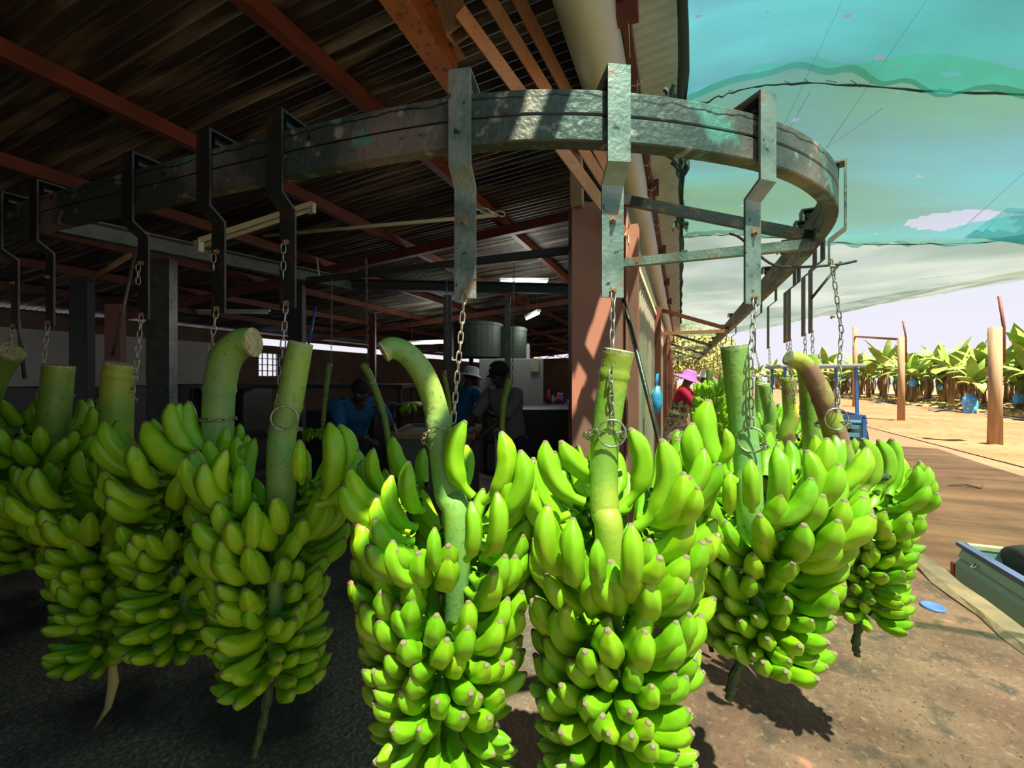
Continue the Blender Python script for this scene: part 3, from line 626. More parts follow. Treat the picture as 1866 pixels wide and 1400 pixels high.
for k, y in enumerate([-.6, 4.4, 8.8, 13.2, 17.6, 22]):
    rf = empty('roof_truss', (-5.4, y, 2.8)); tag(rf, ['rusty red roof truss overhead at the left edge', 'red roof truss crossing above the galvanised beam', 'third red roof truss counting away from the bunches', 'fourth red roof truss above the work tables', 'fifth red roof truss deep inside the shed', 'red roof truss nearest the end wall'][k], 'roof truss', 'red roof trusses inside the shed')
    O = rf.location; a = Vector((-10.2, y, RZ(-10.2)-.17)); b = Vector((-.5, y, RZ(-.5)-.17))
    MB().beam(a-O, b-O, .07, .11).build('top_chord', M['redoxide'], rf)
    if k >= 3:
        a2 = Vector((-10.2, y, 2.45)); b2 = Vector((-.5, y, 2.75)); MB().beam(a2-O, b2-O, .05, .06).build('bottom_chord', M['redoxide'], rf)
        w = MB()
        for j in range(9):
            u = j/9; v = (j+.5)/9; w2 = (j+1)/9
            w.beam(a2.lerp(b2,u)-O, a.lerp(b,v)-O, .03, .03, (0,1,0)); w.beam(a.lerp(b,v)-O, a2.lerp(b2,w2)-O, .03, .03, (0,1,0))
        w.build('web', M['redoxide'], rf)
# orange painted I-beam and timber block overhead
ib = MB(); A = at(690,-30,2.6); B = at(838,170,3.6); A.z = 3.38; B.z = A.z-.02
A = atz(700,-60,3.25); B = atz(832,140,3.25)
for (w, h, dz) in ((.12,.012,0),(.012,.15,-.085),(.12,.012,-.17)): ib.beam(A+Vector((0,0,dz+.09)), B+Vector((0,0,dz+.09)), w, h)
tag(ib.build('steel_girder', M['orange']), 'orange painted steel girder overhead ending above the middle hanger', 'girder')
tb = empty('timber_bracket', at(828,20,1.9)); tag(tb, 'open-ended rough timber box bracket overhead by the orange flat bars', 'bracket'); O = tb.location
def hollow(mb, a, b, w, h, t=.012, up=(0,0,1)):
    a, b = Vector(a), Vector(b); d = (b-a).normalized(); s = d.cross(Vector(up)).normalized(); u = s.cross(d)
    for sg in (-1,1): mb.beam(a+s*sg*(w/2-t/2), b+s*sg*(w/2-t/2), t, h, up); mb.beam(a+u*sg*(h/2-t/2), b+u*sg*(h/2-t/2), w-2*t, t, up)
h = MB(); hollow(h, at(838,62,2.0)-O, at(800,-60,2.0)-O, .11, .09, up=(0,1,0)); h.build('casing', M['wood'], tb)
ends = [((838,20),(1136,425),1.9,2.55), ((868,-40),(1112,352),1.95,2.75), ((925,-40),(1118,330),2.0,2.85)]
for k, (a, b, d0, d1) in enumerate(ends):
    o = MB().beam(at(*a, d0), at(*b, d1), .066, .012, (-ST,CT,0)).build('flat_bar', M['strip'])
    tag(o, ['orange flat bar nearest the camera, running down to the brown pillar', 'middle of the three orange flat bars overhead', 'rightmost of the three orange flat bars overhead'][k], 'steel bar', 'orange flat bars slanting overhead')
# duct / gutter above wall
g = MB(); ny = 40; V = []
prof = [(-.54,3.42),(-.54,3.22),(-.51,3.12),(-.45,3.07),(-.38,3.07),(-.33,3.11),(-.29,3.2),(-.29,3.42)]
prof = [(x*1.0, z) for x, z in prof]
for i in range(2):
    y = (-3, 19)[i]; V += [Vector((x, y, z)) for x, z in prof]
g.add(V, [(j, j+1, j+9, j+8) for j in range(7)])
tag(g.build('box_gutter', M['duct'], smooth=True), 'long pale green rounded box gutter under the roof above the wall', 'gutter', kind='structure')
pr = empty('eave_purlin', (-.26, 8, 3.35)); tag(pr, 'red oxide eave purlin tied with white string beside the pale gutter', 'purlin')
MB().beam((0,-10,0), (0,10.9,0), .045, .06).build('bar', M['redoxide'], pr)
for k in range(6):
    MB().box((.02,-5.9+k*2.1,-.03), (.1,.08,.13)).build('cleat', M['redoxide'], pr)
tw = MB()
rnd = random.Random(5)
for k in range(9):
    y = -6.9 + k*.5; c = Vector((.0, y, -.02)); tw.tube([c+Vector((math.cos(a)*.045*rnd.uniform(.8,1.3), (a-3)*.02, math.sin(a)*.055*rnd.uniform(.8,1.2))) for a in [j*.7 for j in range(12)]], .0022, 5)
    tw.tube(bezier([c+Vector((.02,0,-.04)), c+Vector((.02+rnd.uniform(-.03,.03),.05,-.1)), c+Vector((rnd.uniform(-.03,.03),.12,-.13)), c+Vector((0,.3,-.04))], 5), .0018, 5)
tw.build('string', M['rope'], pr, smooth=True)
# ------------------------------------------------------------------ pillar, wall, doors of the wall
PA = at(1043,690,2.6); PB = at(1140,690,2.6)
pil = empty('steel_pillar', ((PA.x+PB.x)/2, (PA.y+PB.y)/2, 0)); tag(pil, 'broad reddish-brown steel pillar at the corner of the sheeted wall', 'pillar', kind='structure')
dv = Vector((CT, ST, 0)); nv = Vector((-ST, CT, 0))
Rp = Matrix((dv, nv, Vector((0,0,1)))).transposed(); Wd = (PB-PA).length; Hp = 2.6
m_ = MB(); m_.box((0,0,Hp/2), (Wd, .012, Hp), Rp); m_.build('web', M['pillar'], pil)
for s in (-1, 1): MB().box(dv*(s*Wd/2)+nv*.05+Vector((0,0,Hp/2)), (.014, .16, Hp), Rp).build('flange', M['pillar'], pil)
hb = MB(); hollow(hb, at(1052,378,2.58), at(1050,255,2.58), .07, .06, up=(0,1,0)); tag(hb.build('tube_stub', M['wood']), 'rough square tube stub on top of the brown pillar', 'bracket')
def sheet_wall(name, x, y0, y1, z0, z1, m, pitch=.19, amp=.018):
    n = int((y1-y0)/pitch)*6; V = []
    for i in range(n+1):
        y = y0+(y1-y0)*i/n; q = (i % 6); dx = amp*(1 if q in (1,2) else (0 if q in (4,5) else .5))
        V += [(x+dx, y, z0), (x+dx, y, z1)]
    return mesh_obj(name, V, [(2*i,2*i+2,2*i+3,2*i+1) for i in range(n)], m)
struct(sheet_wall('wall_right', WX, 2.75, 19, 0, 2.48, M['sheet']))
struct(MB().beam((WX+.0,2.6,2.53), (WX+.0,19,2.53), .05, .12).build('trim_11', M['cream']))
struct(MB().beam((WX+.03,2.62,2.40), (WX+.03,9,2.40), .02, .05).build('trim_12', M['cream']))
for k, y in enumerate([2.85, 6.2, 9.3, 12.4, 15.5]):
    o = MB().box((WX+.05, y, 1.25), (.09,.11,2.5)).build('wall_post', M['redoxide'] if k else M['pillar']); tag(o, ['pinkish-brown post just right of the broad pillar', 'red post where the second bracket starts', 'third post along the grey sheeting', 'fourth post along the grey sheeting', 'last post along the grey sheeting'][k], 'post', 'posts along the sheeted wall', 'structure')
o = MB().tube([at(1136,545,2.40), at(1136,545,2.40)+(at(1200,800,2.33)-at(1136,545,2.40))*2.41], .013, 10).build('leaning_rod', M['hanger_dark'], smooth=True); tag(o, 'slanting brown steel rod leaning beside the grey sheeted wall', 'rod')
# blue bag on the wall post
p = on_x(1197, 705, WX+.14); bg = MB(); bg.ball((0,0,-.12), (.05,.075,.13), 14); bg.tube([(0,0,0),(0,0,.12)], .012, 8)
rnd = random.Random(3); bg.v = [v + Vector((rnd.uniform(-.012,.012), rnd.uniform(-.012,.012), rnd.uniform(-.012,.012))) for v in bg.v]
tag(bg.build('plastic_bag', M['bluebag'], smooth=True, loc=p), 'bright blue plastic bag hanging on the red wall post', 'bag')
# ------------------------------------------------------------------ setting: ground, walls
def slab(name, x0, x1, y0, y1, z, m, th=.1, nx=1, ny=1):
    return struct(MB().box(((x0+x1)/2,(y0+y1)/2,z-th/2), (x1-x0,y1-y0,th)).build(name, m))
slab('floor', -10.6, 1.74, -3, 25, 0, M['floor'], .8)
kb = MB(); V = []; rnd = random.Random(9); n = 120
for i in range(n+1):
    y = -3 + 28*i/n; j = lambda a: rnd.uniform(-a, a)
    V += [(1.72+j(.012),y,-.72),(1.72+j(.018),y,.012+j(.01)),(1.75+j(.01),y,.035+j(.005)),(1.88+j(.01),y,.03+j(.005)),(1.90+j(.01),y,.0),(1.91,y,-.76)]
kb.add(V, [(i*6+k, i*6+k+1, i*6+k+7, i*6+k+6) for i in range(n) for k in range(5)])
struct(kb.build('trim_8', M['concrete'])); bpy.data.objects['trim_8']['label'] = 'worn concrete kerb along the edge of the raised floor'
RDZ = -.75
slab('road', 1.9, 8.1, -6, 140, RDZ, M['road'])
def ground_sheet(name, x0, x1, y0, y1, z, amp, m, nx=30, ny=70):
    rnd = random.Random(4); V = [(x0+(x1-x0)*i/nx, y0+(y1-y0)*j/ny, z + amp*rnd.uniform(-1,1)*(0 if i in (0,) else 1)) for j in range(ny+1) for i in range(nx+1)]
    return struct(mesh_obj(name, V, [(j*(nx+1)+i, j*(nx+1)+i+1, (j+1)*(nx+1)+i+1, (j+1)*(nx+1)+i) for j in range(ny) for i in range(nx)], m, smooth=True))
ground_sheet('sand_verge', 8.0, 17.5, -6, 160, RDZ+.03, .05, M['sand'])
ground_sheet('ground', 17.4, 90, -6, 160, RDZ+.04, .12, M['litter'])
slab('ground_far', -80, 2.0, 25, 160, -.1, M['sand'])
# far left wall, end wall
LW = -10.3
struct(MB().box((LW, 1.85, 1.17), (.15, 9.7, 2.34)).build('wall_left', M['plaster']))
yw = on_x(468, 665, LW).y; yw2 = on_x(506, 665, LW).y; zt = on_x(487,643,LW).z; zb = on_x(487,687,LW).z
wb = MB()
wb.box((LW, (6.7+yw)/2, 1.19), (.15, yw-6.7, 2.38)); wb.box((LW, (yw2+25)/2, 1.19), (.15, 25-yw2, 2.38))
wb.box((LW, (yw+yw2)/2, zb/2), (.15, yw2-yw, zb)); wb.box((LW, (yw+yw2)/2, (zt+2.38)/2), (.15, yw2-yw, 2.38-zt))
struct(wb.build('wall_left_far', M['brick']))
wr = empty('window_1', (LW, (yw+yw2)/2, (zt+zb)/2)); struct(wr); fr = MB(); hw = (yw2-yw)/2; hh = (zt-zb)/2
for s in (-1,1): fr.box((0,s*hw,0),(.06,.05,2*hh)); fr.box((0,0,s*hh),(.06,2*hw,.05))
for k in range(1,4): fr.box((0,-hw+2*hw*k/4,0),(.03,.02,2*hh))
for k in range(1,4): fr.box((0,0,-hh+2*hh*k/4),(.03,2*hw,.02))
fr.build('window_frame', M['galv'], wr)
struct(MB().beam((LW,-3,2.62), (LW,25,2.62), .1, .1).build('trim_9', M['redoxide']))
struct(MB().box((LW,-.9,2.48), (.12,17,.3)).build('trim_10', M['brick']))
struct(MB().box((-5.4, 25, 1.35), (10, .15, 2.7)).build('wall_end', M['brick']))
struct(MB().box((-3.75, -.85, 1.6), (7.3, .15, 3.2)).build('added_shade_wall', M['brick']))  # unseen wall added behind the camera to keep light off the left bunches
# galvanised posts and beams
BZ = 2.6
A = at(100,408,2.9); B = at(640,520,4.9); Bm = at(1040,528,5.1)
def chan(name, a, b, w, h, m, lab, cat='beam', grp=None):
    o = MB(); a, b = Vector(a), Vector(b); c = (a+b)/2; t = (b-a).normalized(); s = t.cross(Vector((0,0,1))).normalized()
    o.beam(a-c, b-c, .012, h); o.beam(a-c+s*w/2+Vector((0,0,h/2-.006)), b-c+s*w/2+Vector((0,0,h/2-.006)), w, .012); o.beam(a-c+s*w/2-Vector((0,0,h/2-.006)), b-c+s*w/2-Vector((0,0,h/2-.006)), w, .012)
    r = o.build(name, m, loc=c); tag(r, lab, cat, grp); return r
chan('steel_beam', A, B, .08, .13, M['galv'], 'long galvanised beam on the grey posts left of the bunches')
chan('steel_beam', B, Bm, .08, .12, M['post_dark'], 'dark crossbeam running to the broad brown pillar')
def post(px, d, w, top, m, lab, lean=0):
    p = at(px, 690, d); r = MB(); z1 = top
    R = Rp
    r.box((0,0,z1/2), (w, .01, z1), R); r.box(dv*(w/2)+nv*.04+Vector((0,0,z1/2)), (.01,.09,z1), R); r.box(-dv*(w/2)+nv*.04+Vector((0,0,z1/2)), (.01,.09,z1), R)
    o = r.build('steel_post', m, loc=Vector((p.x, p.y, 0))); tag(o, lab, 'post', 'posts inside the shed', 'structure'); return o
post(288, 3.58, .19, 2.53, M['galv'], 'nearest galvanised grey post standing behind the dim bunches')
post(143, 4.6, .19, 2.6, M['post_dark'], 'dark post left of the galvanised one before the white wall')
post(538, 4.55, .14, 2.53, M['post_dark'], 'dark grey post behind the ringed stalk')
post(677, 8.0, .12, 2.75, M['redoxide'], 'thin red post behind the worker in the blue shirt')
post(925, 5.3, .065, 2.55, M['hanger'], 'thin green post above the worker in the black cap')
post(815, 7.0, .12, 2.9, M['post_dark'], 'dark post behind the middle chain')
post(205, 5.6, .2, 2.5, M['pillar'], 'reddish-brown post between the two grey ones')
# diagonals and hanging rods
for k, (a, b, d, r_, m_, lab) in enumerate([((246,462),(205,650),3.2,.012,'galv','thin rod slanting down beside the nearest galvanised post'), ((22,485),(45,690),3.0,.012,'galv','thin rod hanging near the left edge'),
        ((240,462),(162,512),3.3,.022,'wood','short tan brace under the galvanised beam'), ((575,560),(560,640),4.2,.012,'blue','thin blue rod right of the ringed stalk'), ((577,470),(583,512),4.0,.008,'tube','thin white rod hanging above the ringed stalk')]):
    o = MB().tube([at(*a, d), at(*b, d)], r_, 8).build('hanging_rod', M[m_], smooth=True); tag(o, lab, 'rod')
# fluorescent fitting, unlit, and bamboo rod
L1 = empty('strip_light', at(470,408,2.6)); tag(L1, 'unlit tan strip light fitting hanging under the roof at left', 'light fitting'); O = L1.location
a = at(362,440,2.5)-O; b = at(568,372,2.9)-O
MB().beam(a, b, .05, .03).build('housing', M['hemp'], L1); MB().tube([a+Vector((0,0,-.035)), b+Vector((0,0,-.035))], .014, 10).build('tube', M['hemp'], L1, smooth=True)
for q in (a, b): MB().box(q+Vector((0,0,-.03)), (.05,.03,.07)).build('end_socket', M['tube'], L1)
rod = empty('bamboo_rod', at(720,408,2.0)); tag(rod, 'thin bamboo rod slung across behind the middle hanger, chain at its end', 'rod'); O = rod.location
MB().tube([at(480,430,2.1)-O, at(700,410,2.0)-O, at(905,392,1.9)-O], .0085, 10).build('shaft', M['hemp'], rod, smooth=True)
cm = MB(); chain_mesh(cm, [at(862,380,1.8)-O, at(918,391,1.85)-O], L=.045, W=.02, r=.003); cm.build('chain', M['chain'], rod, smooth=True)
for k, (px, py, d) in enumerate([(780,622,9.5), (955,510,6.2), (970,572,7.5), (425,566,8)]):
    p = at(px, py, d); o = empty('strip_light', p); tag(o, ['lit white strip light over the tables behind the hooked stalk', 'bluish lit strip light left of the broad pillar', 'slanting lit strip light near the broad pillar', 'unlit strip light high before the white wall'][k], 'light fitting')
    wv = [.62,.36,.38,.7][k]; dr_ = [Vector((1,0,0)), dv, Vector((.6,-.8,0)), dv][k]
    MB().beam(-dr_*wv, dr_*wv, .07, .04).build('housing', M['tube'], o)
    for s in (-.7,.7): q = dr_*wv*s; MB().tube([q, q+Vector((0,0,RZ(p.x+q.x)-p.z))], .004, 5).build('suspension_wire', M['black'], o)
    MB().tube([-dr_*wv*.95+Vector((0,0,-.045)), dr_*wv*.95+Vector((0,0,-.045))], .02, 8).build('tube', M['lamp_on'] if k < 3 else M['tube'], o, smooth=True)
# machines, tables, tanks
def table(px, py, d, w, dp, m, lab, name='work_table', cat='table'):
    p = at(px, 690, d); z = CAMZ+(HY-py)/F*d; o = empty(name, (p.x, p.y, 0)); o.rotation_euler.z = TH; tag(o, lab, cat)
    MB().box((0,0,z-.03), (w,dp,.06)).build('table_top', m, o)
    for sx in (-1,1):
        for sy in (-1,1): MB().box((sx*(w/2-.06), sy*(dp/2-.06), (z-.06)/2), (.06,.06,z-.06)).build('leg', M['post_dark'], o)
    MB().box((0,0,z*.45), (w-.1,dp-.1,.03)).build('shelf', m, o); return o
def block(name, px, py0, d, w, dp, h, m, lab, cat, extra=None):
    """sits so its top shows at pixel row py0"""
    p = at(px, 690, d); z = CAMZ+(HY-py0)/F*d; h = z; o = empty(name, (p.x, p.y, 0)); o.rotation_euler.z = TH; tag(o, lab, cat)
    b = MB().box((0,0,h/2), (w,dp,h)); ob = b.build('body', m, o)
    bm = ob.modifiers.new('bevel', 'BEVEL'); bm.width = .012; bm.segments = 2
    if extra: extra(o, w, dp, h)
    return o
table(560, 700, 6.5, 3.2, .9, M['post_dark'], 'long dark work table left of the worker in the blue shirt')
table(1000, 735, 7.0, 2.2, .9, M['crate'], 'dark table near the brown pillar with bottles on it')
table(770, 735, 6.0, 1.6, .8, M['post_dark'], 'dark table between the workers')
def rims(o, w, dp, h):
    r = MB()
    for s in (-1,1): r.box((s*w/2,0,h),(.05,dp+.05,.05)); r.box((0,s*dp/2,h),(w,.05,.05))
    r.build('rim', M['concrete'], o)
block('wash_tank', 800, 785, 4.2, .75, .8, CAMZ-.0-.53-.0, M['greybox'], 'grey concrete wash tank in front of the workers', 'tank', rims)
block('storage_crate', 85, 705, 6.4, 1.4, .9, .9, M['crate'], 'black crate heap under the white wall at far left', 'crate')
for k, (px, py, d, w, h) in enumerate([(400,700,7,1.3,1.4),(330,702,6.5,1.0,1.3),(1010,742,5.2,.9,1.1),(640,745,5.6,.9,1.1)]):
    block('storage_crate', px, py, d, w, .8, h, M['crate'], ['stack of black crates in front of the white wall', 'black crates beside the galvanised post', 'black crates between the black-capped worker and the brown pillar', 'black crates behind the worker in blue'][k], 'crate', lambda o, w, dp, h: MB().box((0,-dp/2-.01,h/2),(w*.8,.02,.05)).build('handle', M['post_dark'], o))
def cyl(name, px, py0, py1, d, r, m, lab, cat, lid=True):
    p = at(px, 690, d); z1 = CAMZ+(HY-py0)/F*d; z0 = CAMZ+(HY-py1)/F*d; o = empty(name, (p.x,p.y,z0)); tag(o, lab, cat); h = z1-z0
    MB().lathe([(0,0),(r,0),(r,h*.96),(r*.94,h),(0,h)], n=28).build('body', m, o, smooth=False)
    for a in range(4 if z0 > .2 else 0): MB().beam((r*.8*math.cos(a*PI/2+.8), r*.8*math.sin(a*PI/2+.8), -z0), (r*.8*math.cos(a*PI/2+.8), r*.8*math.sin(a*PI/2+.8), 0), .06, .06, (0,1,0)).build('stand_leg', M['post_dark'], o)
    if lid: MB().lathe([(r*1.04,h*.9),(r*1.04,h*.97),(0,h*1.04)], n=28).build('lid', m, o)
    return o
cyl('water_tank', 870, 590, 652, 7.5, .45, M['machine'], 'big dark green tank raised behind the workers', 'tank')
cyl('water_tank', 932, 598, 668, 7.6, .28, M['machine'], 'narrower dark green tank beside the thin green post', 'tank')
cyl('drum', 178, 622, 668, 8.3, .28, M['greybox'], 'grey drum against the white wall between posts', 'drum')
block('control_box', 945, 655, 6.6, .75, .5, .75, M['whitebox'], 'off-white machine casing behind the black-capped worker', 'machine', lambda o,w,dp,h: [MB().box((w*.32,-dp/2-.02,h-.1),(.12,.03,.2)).build('panel', M['cream'], o), MB().lathe([(0,0),(.03,0),(.03,.2),(.012,.25),(0,.25)], (w*.2,0,h), 12).build('nozzle', M['tube'], o)])
block('control_box', 897, 655, 6.9, .4, .4, .9, M['whitebox'], 'pale casing between the two right-hand workers', 'machine')
for k, (px, py, mt, h) in enumerate([(983,695,'tube',.3),(975,678,'tube',.22),(1000,712,'red',.2),(1018,708,'red',.16),(1023,716,'purplec',.15),(1040,716,'tube',.1),(1008,718,'bluebag',.12)]):
    p = at(px, py+16, 6.9); p.z = CAMZ+(HY-735)/F*7.0 + .002; r = .035
    o = empty('bottle', p); tag(o, ['tall white bottle on the dark table by the brown pillar','small white bottle behind the tall one','red bottle on the dark table by the brown pillar','shorter red bottle nearest the brown pillar','violet tub on the dark table','low white tub right beside the brown pillar','light blue tub on the dark table'][k], 'bottle', 'bottles on the dark table')
    MB().lathe([(0,0),(r*1.4,0),(r*1.4,h*.6),(r*.5,h*.8),(r*.5,h),(0,h)], n=12).build('body', M[mt], o, smooth=True); MB().lathe([(0,h),(r*.6,h),(r*.6,h*1.1),(0,h*1.1)], n=12).build('cap', M['tube'], o)
# banana stems hanging bare inside
for k, (pts, d, r, mt, lab) in enumerate([([(600,662),(593,720),(588,780)],3.6,.030,'stalk','thin pale-ended stem hanging left of the worker in blue'), ([(661,664),(676,692),(700,760),(712,840),(717,905)],3.0,.034,'stalk','long bare stem with pale rings curving in front of the worker in blue'),
        ([(808,676),(818,730),(822,790)],3.6,.028,'stalk_brown','bare stem half hidden behind the hooked stalk'), ([(930,690),(918,735),(914,800),(912,860)],3.1,.032,'stalk','bare stem hanging before the worker in the grey shirt')]):
    P = bezier([at(*q, d) for q in pts], 8); o = empty('bare_stem', P[0]); tag(o, lab, 'stem', 'bare stems left on the inner hangers'); O = P[0]
    n = len(P); MB().tube([q-O for q in P], [r*(1-.35*i/n)*.85 for i in range(n)], 12).build('stem', M[mt], o, smooth=True)
    for j in range(9, n, 5):
        rr = r*(1-.35*j/n)*.85; t_ = (P[min(j+1,n-1)]-P[j-1]).normalized(); e = t_.orthogonal().normalized(); q = t_.cross(e)
        MB().tube([P[j]-O+(e*math.cos(a)+q*math.sin(a))*rr for a in [2*PI*i/12 for i in range(12)]], .004, 6, closed=True).build('scar_ring', M['cut'], o, smooth=True)
    cc = MB(); chain_mesh(cc, [P[2]-O+Vector((.03,0,0)), Vector((.03,0,2.355-O.z))], L=.04, n=4); cc.build('chain', M['chain'], o)
ia, ib_ = at(560,690,3.75), at(1045,690,2.85); ia.z = ib_.z = 2.38
o = MB().beam(ia-(ia+ib_)/2, ib_-(ia+ib_)/2, .04, .05).build('inner_rail', M['post_dark'], loc=(ia+ib_)/2); tag(o, 'dark inner overhead rail above the bare stems', 'overhead rail')
for k, (px, py, d, nn, lab) in enumerate([(745,738,4.6,9,'small cut banana hand lying on the tank behind the hooked stalk'), (575,785,3.9,10,'small dim banana hand hanging by the pale-ended stem')]):
    p = at(px, py, d); rr = random.Random(k+7); o = empty('banana_hand', p); tag(o, lab, 'bananas'); MB().ball((0,0,0), (.04,.03,.02), 10).build('crown', M['stalk'], o, smooth=True)
    for j in range(nn):
        b = bpy.data.objects.new('banana', BM['mid'][j % 3]); C.objects.link(b); b.parent = o
        b.matrix_local = finger_matrix(Vector((0,0,0)), -PI/2+TH+(j/(nn-1)-.5)*3.4, PI+rr.uniform(-.3,.3), .14, 1, rr.uniform(-.5,.2))
# ------------------------------------------------------------------ shade nets
def net(name, grid, m, lab, nu=130, nv=60, rip=.02, seed=0, hole=None, parent=None):
    """grid: rows (near to far) of world points; bicubic-ish interpolation with ripples"""
    rows = [bezier(r, nu//(len(r)-1)) for r in grid]; n = len(rows[0]); cols = [bezier([r[i] for r in rows], nv//(len(rows)-1)) for i in range(n)]
    mm = len(cols[0]); V = []; rnd = random.Random(seed); ph = [rnd.uniform(0,6) for _ in range(6)]
    for i in range(n):
        for j in range(mm):
            p = cols[i][j]; e = min(1, i/4)
            w = math.sin(p.x*3.1+ph[0]+1.5*math.sin(p.y*1.7))*.5 + math.sin(p.y*5+ph[1]+2*math.sin(p.x*1.3+ph[3]))*.7 + math.sin(p.x*9+p.y*4+ph[2])*.2
            e2 = math.exp(-j/4)+math.exp(-(mm-1-j)/4); w += e2*.55*math.sin(p.x*19+3*math.sin(p.x*4+ph[4]))*min(1, p.x)
            V.append(p + Vector((0,0,w*rip*e)))
    Fc = [(i*mm+j, (i+1)*mm+j, (i+1)*mm+j+1, i*mm+j+1) for i in range(n-1) for j in range(mm-1)]
    if hole:
        ctr = Vector(hole[0]); Fc = [q for q in Fc if not hole_in(sum((V[k] for k in q), Vector())/4, ctr, hole[1], hole[2])]
    o = mesh_obj(name, V, Fc, m, parent, True); tag(o, lab, 'shade net', 'shade cloth panels over the driveway'); return o, V, mm
def hole_in(p, c, rx, ry):
    dx = (p.x-c.x)/rx; dy = (p.y-c.y)/ry; return abs(dx) + abs(dy)*(1+.3*dx) < 1
def W(x, y, z): return Vector((x, y, z))
sA = [W(.0,2.65,3.1), W(.5,2.55,3.06), W(1.5,2.5,2.72), W(3.2,2.6,2.5), W(5.5,2.6,2.6), W(8.8,2.6,3.0)]
sB = [W(.0,5.1,3.12), W(.6,5.2,3.10), W(2.0,5.27,2.85), W(3.6,5.3,2.78), W(6.0,5.3,2.85), W(8.8,5.3,3.1)]
net('shade_net', [[W(.0,-3,3.45), W(.5,-3,3.4), W(1.5,-3,3.2), W(3.2,-3,3.1), W(5.5,-3,3.1), W(8.8,-3,3.4)],
                  [W(.0,0,3.4), W(.5,0,3.3), W(1.5,0,3.1), W(3.2,0,2.9), W(5.5,0,2.9), W(8.8,0,3.2)], sA], M['net'], 'turquoise shade net panel overhead, nearest of the three', rip=.045, seed=1)
net('shade_net', [[p+W(0,-.06,.03) for p in sA], [W(.0,3.9,3.1), W(.6,3.9,2.98), W(1.8,3.9,2.72), W(3.4,3.9,2.55), W(5.8,3.9,2.6), W(8.8,3.9,3.0)], [p+W(0,.1,-.02) for p in sB]], M['net2'], 'green-tinged shade net panel between the two seams, torn at the right', rip=.045, seed=2, hole=((2.05,4.35,0), .38, .28))
nf_, _, _ = net('shade_net', [[p+W(0,-.05,.04) for p in sB], [W(.0,8,3.1), W(.8,8,3.1), W(2.4,8,2.95), W(4.4,8,3.0), W(6.5,8,3.2), W(8.8,8,3.5)], [W(.0,12,3.1), W(.8,12,3.1), W(2.4,12,3.1), W(4.4,12.2,3.35), W(6.5,12.1,3.7), W(8.8,12,4.0)],
                  [W(.0,17.5,3.1), W(.8,17.5,3.1), W(2.4,17.4,3.25), W(4.4,17,3.6), W(6.8,16.6,4.0), W(9.2,16,4.3)]], M['net3'], 'faded grey-green shade net panel reaching the far edge', rip=.03, seed=3)
# overlap strip along the eave of the nearest panel and hanging tears
st = MB(); V = []
for i in range(61):
    y = -3 + i*.27; z = 3.43 - .3*min(1, max(0, (y+3)/5.6)); V += [Vector((-.015+.006*math.sin(y*9), y, z+.05)), Vector((.0+.01*math.sin(y*5), y, z-.03-.012*math.sin(y*14))), Vector((.035+.01*math.sin(y*6), y, z-.01))]
st.add(V, [(i*3+k, i*3+k+1, i*3+k+4, i*3+k+3) for i in range(60) for k in range(2)])
tag(st.build('net_hem', M['netdark'], smooth=True), 'dark rolled hem of netting along the eave edge', 'net hem')
def tear(c, s, lab, seed, m='netdark'):
    rnd = random.Random(seed); t = MB()
    for k in range(7):
        a = Vector(c) + Vector((rnd.uniform(-1,1)*s, rnd.uniform(-1,1)*s, 0)); pts = [a]
        for j in range(4): pts.append(pts[-1] + Vector((rnd.uniform(-.3,.3)*s, rnd.uniform(-.3,.3)*s, -rnd.uniform(.2,.5)*s)))
        t.tube(bezier(pts, 4), [s*.22*(1-.9*i/16) + .002 for i in range(17)], 7)
    tag(t.build('net_rag', M[m], smooth=True), lab, 'torn netting')
tear(at(1228,165,2.3), .05, 'dark bunched rag of netting above the rail by the eave', 1)
tear(at(1232,285,2.9), .08, 'torn rag of netting hanging just under the rail', 2)
tear(at(1240,400,4.2), .07, 'torn netting tuft hanging off the eave near the second seam', 3)
tear(at(1250,460,5.0), .08, 'loose netting tuft below the eave end of the second seam', 4)
def seam(name, pts, lab, seed):
    rnd = random.Random(seed); P = bezier(pts, 18); t = MB(); t.tube([p + Vector((0, rnd.uniform(-.006,.006), -.02+rnd.uniform(-.006,.006))) for p in P], [.0025 + .004*rnd.random() for _ in P], 6)
    for k in range(0, len(P)-3, 2):
        if rnd.random() < .6: t.tube([P[k]+Vector((0,-.02*rnd.random(),-.01)), P[k].lerp(P[k+1],.6)+Vector((0,0,-.03*rnd.random())), P[k+1]+Vector((0,.04*rnd.random(),-.01))], .0016, 5)
    tag(t.build('seam_cord', m_seam, smooth=True), lab, 'cord', 'stitched seams of the shade net')
m_seam = M['netdark']
seam('seam_cord', sA, 'dark stitched seam cord across the turquoise net near the camera', 1)
seam('seam_cord', sB, 'stitched seam cord where the turquoise net meets the grey one', 2)
# loose torn flap under the tear
fl_ = MB(); c = Vector((2.3,4.35,2.74)); V = []
for i in range(9):
    for j in range(7): u = i/8; v = j/6; V.append(c + Vector((u*.75-.1, v*.5-.2+.1*math.sin(u*5), -.16*math.sin(v*3.1)*math.sin(u*3) - .06*v)))
fl_.add(V, [(i*7+j, (i+1)*7+j, (i+1)*7+j+1, i*7+j+1) for i in range(8) for j in range(6)])
tag(fl_.build('net_flap', M['net2'], smooth=True), 'loose green flap sagging beside the hole in the net', 'torn netting')
# thin wires over the net
for k, (a, b) in enumerate([((1695,-10,2.05),(1505,270,2.6)), ((1540,-10,2.1),(1430,225,2.7)), ((1866,315,3.0),(1750,420,4.1))]):
    tag(MB().tube([at(*a), at(*b)], .0018, 5).build('net_wire', M['black']), ['thin wire under the turquoise net, running down from the top edge', 'fainter thin wire left of the long one', 'thin wire by the hole at the right edge'][k], 'wire')
